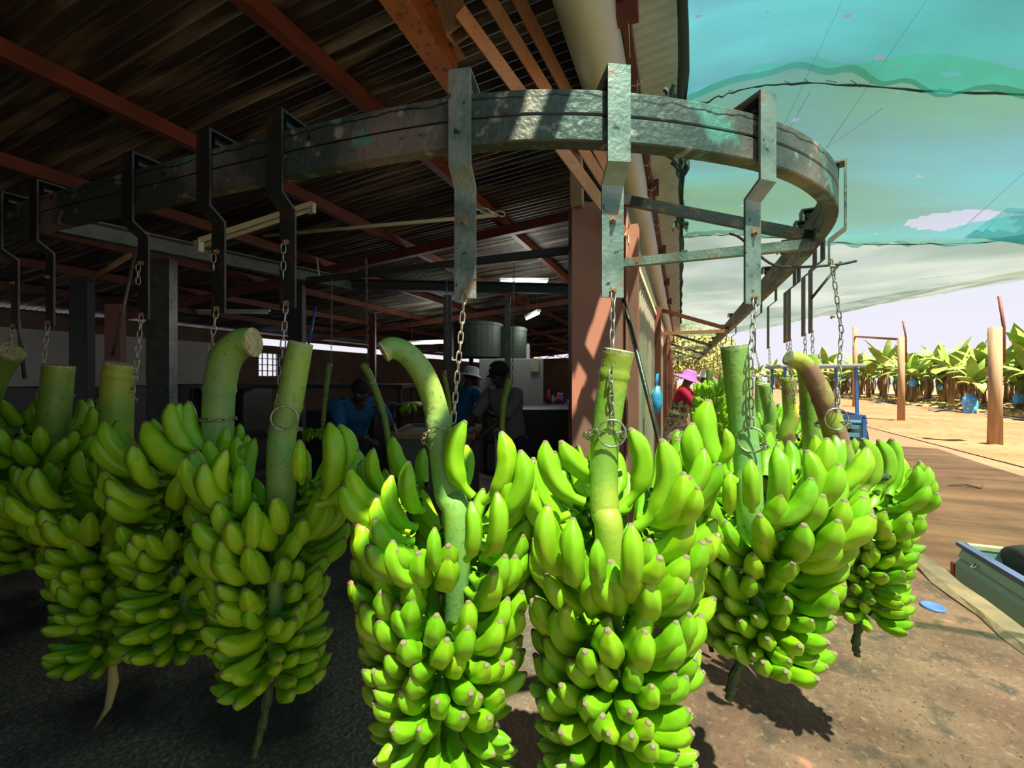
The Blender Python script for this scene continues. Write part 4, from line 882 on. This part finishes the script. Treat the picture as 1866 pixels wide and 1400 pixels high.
# ------------------------------------------------------------------ people
import bmesh
def skinned(name, nodes, edges, m, parent, root=0, sub=2):
    """nodes: list of (point, radius or (rx, ry))"""
    bm = bmesh.new(); lay = bm.verts.layers.skin.verify(); vs = []
    for i, (p, r) in enumerate(nodes):
        v = bm.verts.new(p); r = r if isinstance(r, tuple) else (r, r); v[lay].radius = r; v[lay].use_root = (i == root); vs.append(v)
    for a, b in edges: bm.edges.new((vs[a], vs[b]))
    me = bpy.data.meshes.new(name); bm.to_mesh(me); bm.free(); me.materials.append(m)
    o = bpy.data.objects.new(name, me); C.objects.link(o); o.parent = parent
    s = o.modifiers.new('skin', 'SKIN'); s.use_smooth_shade = True; s.branch_smoothing = .3
    u = o.modifiers.new('subsurf', 'SUBSURF'); u.levels = sub; u.render_levels = sub
    return o
def person(label, loc, yaw, lean, hands, skin, shirt, trousers, sleeve=.55, head_tilt=0, vest=None, H=1.0, z0=0):
    """faces local -Y; lean = torso bend in degrees; hands = ((x,y,z),(x,y,z)) local targets"""
    o = empty('person', (loc[0], loc[1], z0), yaw); o.scale = (H,H,H); tag(o, label, 'person')
    Rl = Matrix.Rotation(math.radians(lean), 3, 'X'); pv = Vector((0,0,.92))
    U_ = lambda x, y, z: pv + Rl @ (Vector((x, y, z))-pv)
    hc = U_(0,-.02,1.56); Rh = Matrix.Rotation(math.radians(lean*.6+head_tilt), 3, 'X'); Hh = lambda x, y, z: hc + Rh @ Vector((x, y, z))
    N = [(pv,(.13,.11)),(U_(0,0,1.1),(.12,.095)),(U_(0,0,1.28),(.145,.105)),(U_(0,0,1.41),(.085,.075)),(U_(0,0,1.47),.052),
         (Hh(0,0,-.03),(.068,.078)),(Hh(0,.005,.05),(.078,.09)),(Hh(0,.01,.10),(.055,.065)),(Hh(0,-.075,-.055),(.034,.03)),(Hh(0,-.098,-.005),(.014,.014))]
    E = [(0,1),(1,2),(2,3),(3,4),(4,5),(5,6),(6,7),(5,8),(5,9)]
    arms = []
    for s, hd in ((-1, hands[0]), (1, hands[1])):
        sh = U_(s*.185,0,1.39); hd = Vector(hd); d = hd-sh; L = d.length; a = .30; b = .26
        L2 = min(L, a+b-.01); hd = sh + d.normalized()*L2; x = (a*a-b*b+L2*L2)/(2*L2); hh = math.sqrt(max(.0001, a*a-x*x))
        dn = d.normalized(); pole = Vector((s*.5,.6,-.6)); pole = (pole-dn*pole.dot(dn)).normalized(); el = sh+dn*x+pole*hh
        i = len(N); fa = (hd-el).normalized()
        palm = hd + fa*.05; sd = fa.cross(Vector((0,0,1))).normalized()
        N += [(sh,.058),(el,.042),(hd,.027),(palm,(.035,.018))]; E += [(2,i),(i,i+1),(i+1,i+2),(i+2,i+3)]
        dn_ = Vector((0,0,-1)); 
        for f in range(4):
            q = palm + sd*(f-1.5)*.019 + fa*.02; l = (.065,.078,.072,.058)[f]; j = len(N)
            N += [(q+fa*.015,.0095),(q+fa*(.015+l*.5)+dn_*.012,.009),(q+fa*(.01+l*.85)+dn_*.038,.0075)]; E += [(i+3,j),(j,j+1),(j+1,j+2)]
        j = len(N); q = hd + fa*.02 - sd*s*.03; N += [(q,.011),(q+fa*.035-sd*s*.012+dn_*.01,.0095),(q+fa*.06-sd*s*.008+dn_*.025,.008)]; E += [(i+2,j),(j,j+1),(j+1,j+2)]
        arms.append((sh, el, hd))
    legs = []
    for s in (-1,1):
        i = len(N); P = [Vector((s*.095,0,.86)), Vector((s*.105,-.01,.48)), Vector((s*.11,.02,.09)), Vector((s*.115,-.13,.035))]
        N += [(P[0],.085),(P[1],.056),(P[2],.04),(P[3],(.042,.028))]; E += [(0,i),(i,i+1),(i+1,i+2),(i+2,i+3)]; legs.append(P)
    skinned('body', N, E, skin, o)
    # face
    for s in (-1,1):
        MB().ball(Hh(s*.03,-.072,.012), (.013,.009,.009), 8).build('eye', M['eye'], o, True); MB().ball(Hh(s*.03,-.0795,.012), .005, 8).build('pupil', M['black'], o, True)
        MB().ball(Hh(s*.08,.01,-.005), (.012,.022,.03), 8).build('ear', skin, o, True)
    MB().ball(Hh(0,-.092,-.052), (.024,.01,.008), 8).build('lips', M['redoxide'], o, True)
    hr = MB(); hr.ball(hc + Rh @ Vector((0,.018,.05)), (.088,.098,.082), 16, rot=Rh); hr.build('hair', M['hair'], o, True)
    # shirt
    S = [(pv+Vector((0,0,-.06)),(.165,.135)),(U_(0,0,1.02),(.16,.13)),(U_(0,0,1.2),(.175,.135)),(U_(0,0,1.31),(.175,.135)),(U_(0,0,1.41),(.10,.092))]; SE = [(0,1),(1,2),(2,3),(3,4)]
    for (sh, el, hd) in arms:
        i = len(S); S += [(sh,.075),(sh.lerp(el,.5),.066)]; SE += [(3,i),(i,i+1)]
        if sleeve <= 1: S += [(sh.lerp(el, min(1, sleeve+.25)),.062)]; SE += [(i+1,i+2)]
        else: S += [(el,.056),(el.lerp(hd,.9),.04)]; SE += [(i+1,i+2),(i+2,i+3)]
    skinned('shirt', S, SE, shirt, o)
    if vest:
        skinned('vest', [(pv+Vector((0,0,-.03)),(.19,.165)),(U_(0,0,1.05),(.19,.16)),(U_(0,0,1.25),(.205,.17)),(U_(0,0,1.38),(.17,.14)),(U_(-.17,0,1.37),.105),(U_(.17,0,1.37),.105)], [(0,1),(1,2),(2,3),(3,4),(3,5)], vest, o)
    T = [(pv+Vector((0,0,.04)),(.14,.12))]; TE = []
    for P in legs:
        i = len(T); T += [(P[0],.1),(P[1],.075),(P[2]+Vector((0,0,.02)),.062)]; TE += [(0,i),(i,i+1),(i+1,i+2)]
    skinned('trousers', T, TE, trousers, o)
    return o, hc, Rh
def hat(o, hc, Rh, brim, m, kind='sun', name='hat'):
    R = Rh; h = MB()
    if kind == 'sun': pr = [(brim,-.03),(brim*.97,-.018),(.105,.02),(.10,.09),(.07,.125),(0,.13)]
    elif kind == 'bucket': pr = [(brim,.0),(brim-.005,.006),(.10,.045),(.092,.115),(.08,.13),(0,.135)]
    else: pr = [(.098,.02),(.1,.06),(.085,.11),(.05,.135),(0,.142)]
    h.lathe(pr, hc + R @ Vector((0,.01,.02)), 28, R)
    if kind == 'cap':
        V = []
        for k in range(9):
            a = PI + PI*(k/8); V += [hc + R @ (Vector((.085*math.cos(a), .01+.085*math.sin(a), .045))), hc + R @ Vector((.085*math.cos(a), .01+.085*math.sin(a)-.085*abs(math.sin(a)), .032))]
        h.add(V, [(2*k,2*k+1,2*k+3,2*k+2) for k in range(8)])
    x = h.build(name, m, o, True); sl = x.modifiers.new('thick', 'SOLIDIFY'); sl.thickness = .004
    return x
def pz(px, d): p = at(px, 690, d); return (p.x, p.y)
# worker in blue, leaning over the tank, facing right-front
o, hc, Rh = person('worker in a blue t-shirt bending forward behind the ringed bunch, arms reaching to the tank', pz(640,4.3), TH+.55, 44, ((.0,-.62,.95),(.28,-.60,.98)), M['skin'], M['blueshirt'], M['darkblue'], H=1.0)
lg = MB(); 
for k in range(6): lg.tube([Vector((-.09+k*.032,-.135,1.29)), Vector((-.075+k*.032,-.14,1.25))], .004, 4)
Rl = Matrix.Rotation(math.radians(44), 3, 'X'); pv = Vector((0,0,.92)); lg.v = [pv + Rl @ (v-pv) for v in lg.v]
lg.build('chest_print', M['redoxide'], o)
# worker with white bucket hat, back turned
o, hc, Rh = person('worker in a blue t-shirt and white bucket hat, seen from behind', pz(828,5.2), TH+2.4, 24, ((-.25,-.5,1.0),(.3,-.5,.95)), M['skin'], M['blueshirt'], M['darkblue'], sleeve=.8)
hat(o, hc, Rh, .15, M['white_cloth'], 'bucket')
# worker in the grey shirt and black cap
o, hc, Rh = person('worker in a grey t-shirt and black cap with a small white mark, looking down', pz(936,4.3), TH-.65, 20, ((-.3,-.5,.95),(.05,-.55,.98)), M['skin'], M['greyshirt'], M['darkblue'], sleeve=.75, H=1.0)
c_ = hat(o, hc, Rh, .1, M['black_cloth'], 'cap', 'cap'); MB().ball(hc+Rh @ Vector((-.03,-.088,.11)), (.016,.006,.014), 8).build('cap_mark', M['white_cloth'], o, True)
# woman in purple hat
o, hc, Rh = person('person in a purple sun hat, crimson sleeves and tan vest standing by the grey wall', pz(1233,6.3), TH+1.05, 14, ((-.05,-.48,1.0),(.12,-.5,.98)), M['skin2'], M['crimson'], M['plaid'], sleeve=2, vest=M['tanvest'], head_tilt=14, H=.97)
hat(o, hc, Rh, .235, M['purple'], 'sun')
sk = MB(); sk.lathe([(.15,.95),(.19,.8),(.22,.5),(.25,.2)], (0,0,0), 24); sk.build('wrap_skirt', M['plaid'], o, True)
o, hc, Rh = person('person in slate-blue clothes and a pale hat behind the person in purple', pz(1268,8.6), TH+.9, 15, ((-.1,-.45,1.0),(.2,-.45,1.0)), M['skin2'], M['slate'], M['slate'], sleeve=2)
hat(o, hc, Rh, .2, M['white_cloth'], 'sun')
# ------------------------------------------------------------------ outdoors
def leaf_strip(mb, base, az, L, W, e0, droop, k=0, seed=0):
    rnd = random.Random(seed); p = Vector(base); n = 9; V = []
    h = Vector((math.cos(az), math.sin(az), 0)); s = Vector((-math.sin(az), math.cos(az), 0))
    for i in range(n+1):
        t = i/n; e = e0 - droop*t**1.3; w = W*(math.sin(PI*min(1, t*1.0+.06))**.55)*(1 if t > .1 else .25)*rnd.uniform(.88,1.1); up = Vector((-math.sin(e)*h.x, -math.sin(e)*h.y, math.cos(e)))
        if t < .12: w = W*.08
        if i == n: w = .02
        V += [p + s*w/2 - up*w*.16, p + up*0, p - s*w/2 - up*w*.16]; p = p + (h*math.cos(e) + Vector((0,0,math.sin(e))))*(L/n)
    mb.add(V, [(i*3+j, i*3+j+1, i*3+j+4, i*3+j+3) for i in range(n) for j in range(2)], k)
def plant_meshes(seed, h=2.6, sc=1.0):
    rnd = random.Random(seed); st = MB(); st.tube([(0,0,0),(.05,0,h*.5),(.02,.03,h)], [.16,.12,.07], 10)
    for k in range(4): st.tube([(.15*math.cos(k*1.7),.15*math.sin(k*1.7),h*.9),(.3*math.cos(k*1.7),.3*math.sin(k*1.7),h*.55),(.22*math.cos(k*1.7),.22*math.sin(k*1.7),h*.2)], [.02,.07,.02], 6)
    fo = MB(); n = rnd.choice((9,10,11))
    for k in range(n):
        az = k*2.4+rnd.uniform(-.3,.3); e = 1.45-1.1*(k/n)+rnd.uniform(-.15,.15); leaf_strip(fo, (0,0,h-.15-.03*k), az, rnd.uniform(1.9,2.6)*sc, rnd.uniform(.62,.85)*sc, e, rnd.uniform(1.1,2.0)*(0.4+k/n), seed=seed*50+k)
    return st, fo
PR = []
for s in range(4):
    st, fo = plant_meshes(s+1, 2.3+.2*s, 1.0)
    a = st.build('pseudostem', M['pstem'], None, True); b = fo.build('foliage', M['leaf'], None, True); PR.append((a.data, b.data)); bpy.data.objects.remove(a); bpy.data.objects.remove(b)
rnd = random.Random(77); cnt = 0
def bplant(x, y, lab, s=1.0, grp='banana plants in the plantation'):
    global cnt
    k = rnd.randrange(4); o = empty('banana_plant', (x, y, RDZ), rnd.uniform(0,6.28)); o.scale = (s,s,s*rnd.uniform(.9,1.1)); tag(o, lab, 'banana plant', grp)
    for nm, me in zip(('pseudostem','foliage'), PR[k]):
        c = bpy.data.objects.new(nm, me); C.objects.link(c); c.parent = o
    cnt += 1; return o
L1_ = 'yellow-green banana plant in the sunlit plantation beyond the sandy verge'
for row in range(5):
    y = 18 + row*1.3
    while y < 120:
        x = 19.5 + row*2.6 + rnd.uniform(-1.0,1.0)
        if row < 2 or y < 75: bplant(x, y, L1_, rnd.uniform(.95,1.3)+.04*row)
        y += (2.0 if row == 0 else 2.4)*(1+ .35*(y/60)) + rnd.uniform(-.4,.4)
for k in range(14): bplant(rnd.uniform(2,17), 95+rnd.uniform(0,20), 'hazy banana plant closing the view down the drive', 1.1, 'banana plants across the end of the drive')
# blue bagged bunches
for k, (px, py, d, s, lab) in enumerate([((1768),735,27,1.0,'large blue plastic bag round a bunch in the plantation, left of the nearest pole'),((1663),697,36,.6,'small blue bag hanging left in the plantation behind the frame'),((1855),725,27,.6,'blue bag at the right edge behind the nearest pole'),((1713),705,36,.35,'tiny pale blue bag between two plants')]):
    p = at(px, py, d); b = MB(); b.lathe([(0,.6),(.1,.55),(.3,.4),(.38,0),(.36,-.45),(.30,-.62),(.33,-.65)], n=16); rr = random.Random(k)
    b.v = [v*s*1.0 + Vector((rr.uniform(-.03,.03), rr.uniform(-.03,.03), rr.uniform(-.03,.03))) for v in b.v]
    tag(b.build('bunch_bag', M['bluebag'], smooth=True, loc=p), lab, 'bag')
    bplant(p.x+.5, p.y+.7, 'banana plant carrying '+lab.split(' ', 1)[0]+' '+lab.split(',')[0].split(' ',1)[1], .85)
# poles and frame
def pole(px, ptop, pbase, r, lab, z0=RDZ):
    d = (CAMZ-z0)*F/(pbase-HY); p = at(px, pbase, d); h = (pbase-ptop)/F*d
    o = MB().tube([(0,0,0),(0.01,0,h*.5),(0,0,h)], [r*1.1,r*.97,r], 14).build('wooden_pole', M['pole'], smooth=True, loc=p); tag(o, lab, 'pole', 'wooden poles on the sandy verge'); return p, h, d
p1, h1, d1 = pole(1813, 597, 812, .17, 'thick weathered wooden pole at the right with a thin rod on top')
p2, h2, d2 = pole(1642, 615, 768, .15, 'wooden pole holding the right end of the crossbar')
p3, h3, d3 = pole(1558, 596, 742, .16, 'farther wooden pole holding the left end of the crossbar')
o = MB().tube([p2+Vector((0,0,h2-.1)), p3+Vector((0,0,h3*.88))], .07, 8).build('crossbar', M['redoxide'], smooth=True); tag(o, 'thin reddish crossbar joining two wooden poles', 'bar')
for (pp, hh, dx, top, lab) in ((p1,h1,.22,540,'reddish rod fixed to the top of the nearest wooden pole'),(p2,h2,.2,560,'tall thin rod rising behind the crossbar pole')):
    d = depth(pp); zt = CAMZ+(HY-top+ (25 if pp is p2 else 0)*-1)/F*d
    o = MB().tube([pp+Vector((dx,0,hh*.7)), pp+Vector((dx,0,hh)), pp+Vector((dx-.12,0,zt-RDZ))], .045, 8).build('thin_rod', M['redoxide'], smooth=True); tag(o, lab, 'rod')
# leafy trees far down the drive
def tree(px, d, h, r, lab, seed):
    rnd = random.Random(seed); p = at(px, 690, d); o = empty('leafy_tree', (p.x, p.y, -.7)); tag(o, lab, 'tree')
    t = MB(); t.tube([(0,0,0),(.1,0,h*.4),(0,.1,h*.75)], [.25,.18,.06], 8)
    for k in range(5): t.tube([(0,0,h*.4),(r*.6*math.cos(k*1.3),r*.6*math.sin(k*1.3),h*.8)], [.1,.03], 6)
    t.build('trunk', M['bark'], o, True)
    V = []; Fc = []
    for k in range(2600):
        while True:
            q = Vector((rnd.uniform(-1,1), rnd.uniform(-1,1), rnd.uniform(-1,1)))
            if .45 < q.length < 1: break
        c = Vector((q.x*r, q.y*r, h*.72+q.z*r*.75))*1; s = .16; a = Vector((rnd.uniform(-1,1), rnd.uniform(-1,1), rnd.uniform(-1,1))).normalized(); b = a.orthogonal().normalized()
        n = len(V); V += [c-a*s, c+b*s*.5, c+a*s, c-b*s*.5]; Fc.append((n,n+1,n+2,n+3))
    mesh_obj('crown', V, Fc, M['treeleaf'], o)
tree(1225, 26, 5.6, 2.6, 'yellow-green leafy tree behind the wall brackets', 1)
tree(1272, 34, 6.2, 2.8, 'second leafy tree, right of the first beyond the rail', 2)
tree(1310, 60, 6, 3, 'hazy far tree above the small upright bunches', 3)
# tractor
tp = at(1478, 690, 11.5); tr = empty('tractor', (tp.x, tp.y, RDZ), TH*.2); tag(tr, 'blue tractor with a grey roof canopy parked behind the hanging bunches', 'tractor')
def tb(c, s, n, m, bv=.02): 
    o = MB().box(c, s).build(n, m, tr); b = o.modifiers.new('bevel','BEVEL'); b.width = bv; b.segments = 2; return o
ct = CAMZ+(HY-668)/F*11.5 - RDZ
tb((0,0,ct),(1.9,1.5,.09),'canopy_roof',M['canopy'],.03)
for x in (-.82,.82):
    for y in (-.6,.6): MB().beam((x,y,1.0),(x*.96,y,ct),.06,.06,(0,1,0)).build('canopy_post', M['blue'], tr)
tb((0,1.2,1.15),(.7,1.6,.55),'hood',M['blue'],.06); tb((0,0,1.0),(.9,1.0,.12),'seat_deck',M['black'],.02); tb((0,.05,1.25),(.45,.12,.5),'seat_back',M['black'],.04)
for s in (-1,1):
    tb((s*.75,-.35,1.15),(.4,1.0,.08),'fender',M['skybl'],.03)
    w = MB(); R = Matrix.Rotation(PI/2, 3, 'Y'); w.lathe([(.3,-.16),(.6,-.17),(.64,-.12),(.64,.12),(.6,.17),(.3,.16)], (s*.75,-.35,.65), 28, R); w.build('rear_wheel', M['tyre'], tr); w = MB(); w.lathe([(0,-.05),(.32,-.08),(.32,.08),(0,.05)], (s*.75,-.35,.65), 20, R); w.build('rim', M['skybl'], tr)
    w = MB(); w.lathe([(0,-.1),(.3,-.1),(.34,-.07),(.34,.07),(.3,.1),(0,.1)], (s*.6,1.7,.36), 24, R); w.build('front_wheel', M['tyre'], tr)
# blue trailer frame next to the tractor
p = at(1535, 690, 9.5); tl = empty('blue_trailer', (p.x, p.y, RDZ), 0); tag(tl, 'blue tubular trailer frame with slatted sides right of the tractor', 'trailer')
zt = CAMZ+(HY-757)/F*9.5 - RDZ
MB().beam((-.55,-.3,zt),(.3,-.3,zt),.07,.07).build('top_rail', M['blue'], tl)
for x in (-.55,.3):
    MB().beam((x,-.3,.1),(x,-.3,zt),.07,.07,(0,1,0)).build('upright', M['blue'], tl); MB().beam((x,-.3,zt),(x,1.3,zt),.07,.07).build('side_rail', M['blue'], tl)
for k in range(6): MB().beam((-.55,-.28,.3+k*(zt-.35)/6),(.3,-.28,.3+k*(zt-.35)/6),.02,.09).build('slat', M['skybl'] if k > 3 else M['canopy'], tl)
MB().box((-.12,.5,.3),(.8,1.6,.08)).build('deck', M['blue'], tl)
for s in (-1,1): MB().lathe([(0,-.1),(.24,-.1),(.28,-.07),(.28,.07),(.24,.1),(0,.1)], (-.12+s*.5,.5,.28), 20, Matrix.Rotation(PI/2,3,'Y')).build('wheel', M['tyre'], tl)
# pickup
XT = 2.12; pk = on_x(1752, 997, XT); pz_ = pk.z
pt = empty('pickup_truck', (XT, pk.y, RDZ)); tag(pt, 'pale blue pickup truck bed below the kerb with a spare tyre in it', 'pickup truck'); ZT = pz_-RDZ
# side panel profile (outboard x, z) extruded toward the camera
pf = [(0.0,ZT),(-.02,ZT-.02),(-.035,ZT-.07),(-.02,ZT-.085),(-.05,ZT-.12),(-.055,ZT-.25),(-.04,ZT-.4),(.0,ZT-.52),(.05,ZT-.53),(.05,ZT)]
Lb = 2.1; b = MB(); V = []
for y in (0, -.03, -Lb): 
    V += [Vector((x + (.02 if y == 0 else 0), y, z)) for x, z in pf]
b.add(V, [(i*10+j, i*10+(j+1) % 10, (i+1)*10+(j+1) % 10, (i+1)*10+j) for i in range(2) for j in range(10)] + [tuple(range(9,-1,-1)), tuple(20+j for j in range(10))]); b.build('side_panel', M['truck'], pt)
b = MB(); b.add([v + Vector((1.5,0,0)) for v in [Vector((-x, v.y, v.z)) for x, v in [(q.x, q) for q in V]]], [(i*10+j, (i+1)*10+j, (i+1)*10+(j+1) % 10, i*10+(j+1) % 10) for i in range(2) for j in range(10)] + [tuple(range(10)), tuple(20+j for j in range(9,-1,-1))]); b.build('side_panel', M['truck'], pt)
MB().beam((0.01,.03,ZT+.015),(.01,-Lb,ZT+.015),.06,.03).build('bed_rail', M['slate'], pt); MB().beam((1.49,.03,ZT+.015),(1.49,-Lb,ZT+.015),.06,.03).build('bed_rail', M['slate'], pt)
tg = MB().box((.75,.0,ZT-.24),(1.42,.05,.5)).build('tailgate', M['truck'], pt); MB().beam((.03,.0,ZT+.015),(1.47,.0,ZT+.015),.06,.03).build('tailgate_rail', M['cream'], pt)
MB().box((.75,-Lb/2,ZT-.45),(1.4,Lb,.04)).build('bed_floor', M['truckin'], pt); MB().box((.75,-Lb,ZT-.2),(1.45,.05,.5)).build('bed_front', M['truck'], pt)
MB().box((-.02,.015,ZT-.2),(.06,.05,.12)).build('tail_light', M['red'], pt)
MB().beam((-.02,.12,ZT-.55),(1.52,.12,ZT-.55),.1,.12).build('bumper', M['chrome'], pt)
for y in (-.25,-.95,-1.6):
    MB().tube([(-.03,y-.02,ZT-.045),(-.06,y-.012,ZT-.075),(-.06,y+.012,ZT-.075),(-.03,y+.02,ZT-.045)], .006, 6).build('tie_hook', M['chrome'], pt, True)
for x in (.05,1.45): MB().lathe([(0,-.1),(.28,-.1),(.33,-.06),(.33,.06),(.28,.1),(0,.1)], (x+(.1 if x < 1 else -.1),-.75,.33), 24, Matrix.Rotation(PI/2,3,'Y')).build('wheel', M['tyre'], pt)
cb = MB(); cb.add([(-.02,-Lb-.1,.25),(1.52,-Lb-.1,.25),(1.52,-Lb-1.6,.25),(-.02,-Lb-1.6,.25),(.1,-Lb-.2,1.45),(1.4,-Lb-.2,1.45),(1.4,-Lb-1.4,1.45),(.1,-Lb-1.4,1.45)], [(3,2,1,0),(4,5,6,7),(0,1,5,4),(1,2,6,5),(2,3,7,6),(3,0,4,7)])
cb.build('cab', M['truck'], pt)
# spare tyre standing in the bed
tz = pz_; ty = at(1862, 1035, depth((XT+.35, pk.y-.45))); c = Vector((2.47, 4.3, -.03))
ts = MB(); R = Matrix.Rotation(PI/2-.25, 3, 'Y'); ts.lathe([(.15,-.07),(.18,-.09),(.25,-.095),(.285,-.075),(.29,0),(.285,.075),(.25,.095),(.18,.09),(.15,.07),(.15,-.07)], (0,0,0), 36, R)
tyr = ts.build('spare_tyre', M['tyre'], None, True, loc=c); tag(tyr, 'worn black spare tyre standing in the pickup bed', 'tyre')
# blue lid on the ground, litter
p = atz(1700,1108,0.0); l = MB(); l.lathe([(0,.004),(.045,.006),(.055,.016),(.06,.016),(.062,.004)], n=24); tag(l.build('plastic_disc', M['lid'], smooth=True, loc=p), 'small blue plastic disc lying on the dirt by the kerb', 'disc')
for k, (px, py, z) in enumerate([(1762,889,RDZ),(1500,1240,0)]):
    if k: continue
    p = atz(px, py, z); tw = MB().tube([p+Vector((-.3,0,.02)), p+Vector((0,.05,.06)), p+Vector((.2,-.02,.02)), p+Vector((.3,.06,.12))], [.01,.03,.025,.006], 6); tag(tw.build('dry_twig', M['bark'], smooth=True), 'dry curled leaf lying on the dusty road', 'leaf')
lt = MB(); rnd = random.Random(12)
for k in range(1500):
    x = rnd.gauss(.85,.5); y = rnd.uniform(.4,3.4); s = rnd.uniform(.002,.0055)
    if x > 1.55 or x < -.6: continue
    lt.ball((x, y, s*.3), (s, s*rnd.uniform(.5,1.8), s*.6), 5, rot=Matrix.Rotation(rnd.uniform(0,6.3),3,'Z') @ Matrix.Rotation(rnd.uniform(-.4,.4),3,'X'))
o = lt.build('plant_debris', M['debris']); tag(o, 'scattered crumbs of dirt and dry plant bits on the floor', 'debris', kind='stuff')
lt = MB()
for k in range(2200):
    x = 17.3 + abs(rnd.gauss(0,2.6)); y = rnd.uniform(12,75); s = rnd.uniform(.15,.5); a = Matrix.Rotation(rnd.uniform(0,6.3),3,'Z') @ Matrix.Rotation(rnd.uniform(-.9,.9),3,'X')
    lt.add([Vector((x,y,RDZ+.15)) + a @ Vector(q) for q in ((-s,0,0),(0,s*.3,.1),(s,0,0.05),(0,-s*.3,.05))], [(0,1,2,3)])
o = lt.build('leaf_litter', M['dry']); tag(o, 'dry fallen banana leaves under the plantation edge', 'leaf litter', kind='stuff')
# ------------------------------------------------------------------ light, sky, camera
w = bpy.data.worlds.new('sky'); bpy.context.scene.world = w; w.use_nodes = True; nt = w.node_tree; bg = nt.nodes['Background']
tc = nt.nodes.new('ShaderNodeTexCoord'); sx = nt.nodes.new('ShaderNodeSeparateXYZ'); nt.links.new(tc.outputs['Generated'], sx.inputs[0])
cr = nt.nodes.new('ShaderNodeValToRGB'); nt.links.new(sx.outputs['Z'], cr.inputs[0])
cr.color_ramp.elements[0].position = 0; cr.color_ramp.elements[0].color = (1.1,1.07,1.18,1); cr.color_ramp.elements[1].position = .5; cr.color_ramp.elements[1].color = (.36,.45,.6,1)
e = cr.color_ramp.elements.new(.14); e.color = (1.06,1.06,1.2,1)
nt.links.new(cr.outputs[0], bg.inputs['Color']); bg.inputs['Strength'].default_value = .64
sl = bpy.data.lights.new('sun', 'SUN'); so = bpy.data.objects.new('sun', sl); C.objects.link(so); sl.energy = 16; sl.angle = .012; sl.color = (1,.89,.64)
dvec = Vector((-.31,.30,-1)).normalized(); so.rotation_euler = dvec.to_track_quat('-Z','Y').to_euler(); so.location = (2,-1,8)
for o in list(bpy.data.objects):
    if o.name.startswith('strip_light') and o.type == 'EMPTY': pass
for (px, py, d, e_) in [(780,630,9.3,26),(955,516,6.0,18),(970,578,7.3,16)]:
    l = bpy.data.lights.new('tube_glow', 'POINT'); l.energy = e_; l.shadow_soft_size = .25; l.color = (.95,1,.95); lo = bpy.data.objects.new('tube_glow', l); C.objects.link(lo); lo.location = at(px, py, d) - Vector((0,0,.12))
cam = bpy.data.cameras.new('camera'); co = bpy.data.objects.new('camera', cam); C.objects.link(co); bpy.context.scene.camera = co
co.location = (0,0,CAMZ); co.rotation_euler = (PI/2, 0, TH); cam.sensor_fit = 'HORIZONTAL'; cam.sensor_width = 36; cam.lens = 36*F/1866; cam.shift_y = -10/1866; cam.clip_start = .05; cam.clip_end = 500
sc = bpy.context.scene; sc.view_settings.view_transform = 'Standard'; sc.view_settings.look = 'None'; sc.view_settings.gamma = 1; sc.view_settings.use_curve_mapping = False; sc.view_settings.exposure = 0.35
sc.cycles.transparent_max_bounces = 16; sc.cycles.max_bounces = 8; sc.cycles.diffuse_bounces = 4
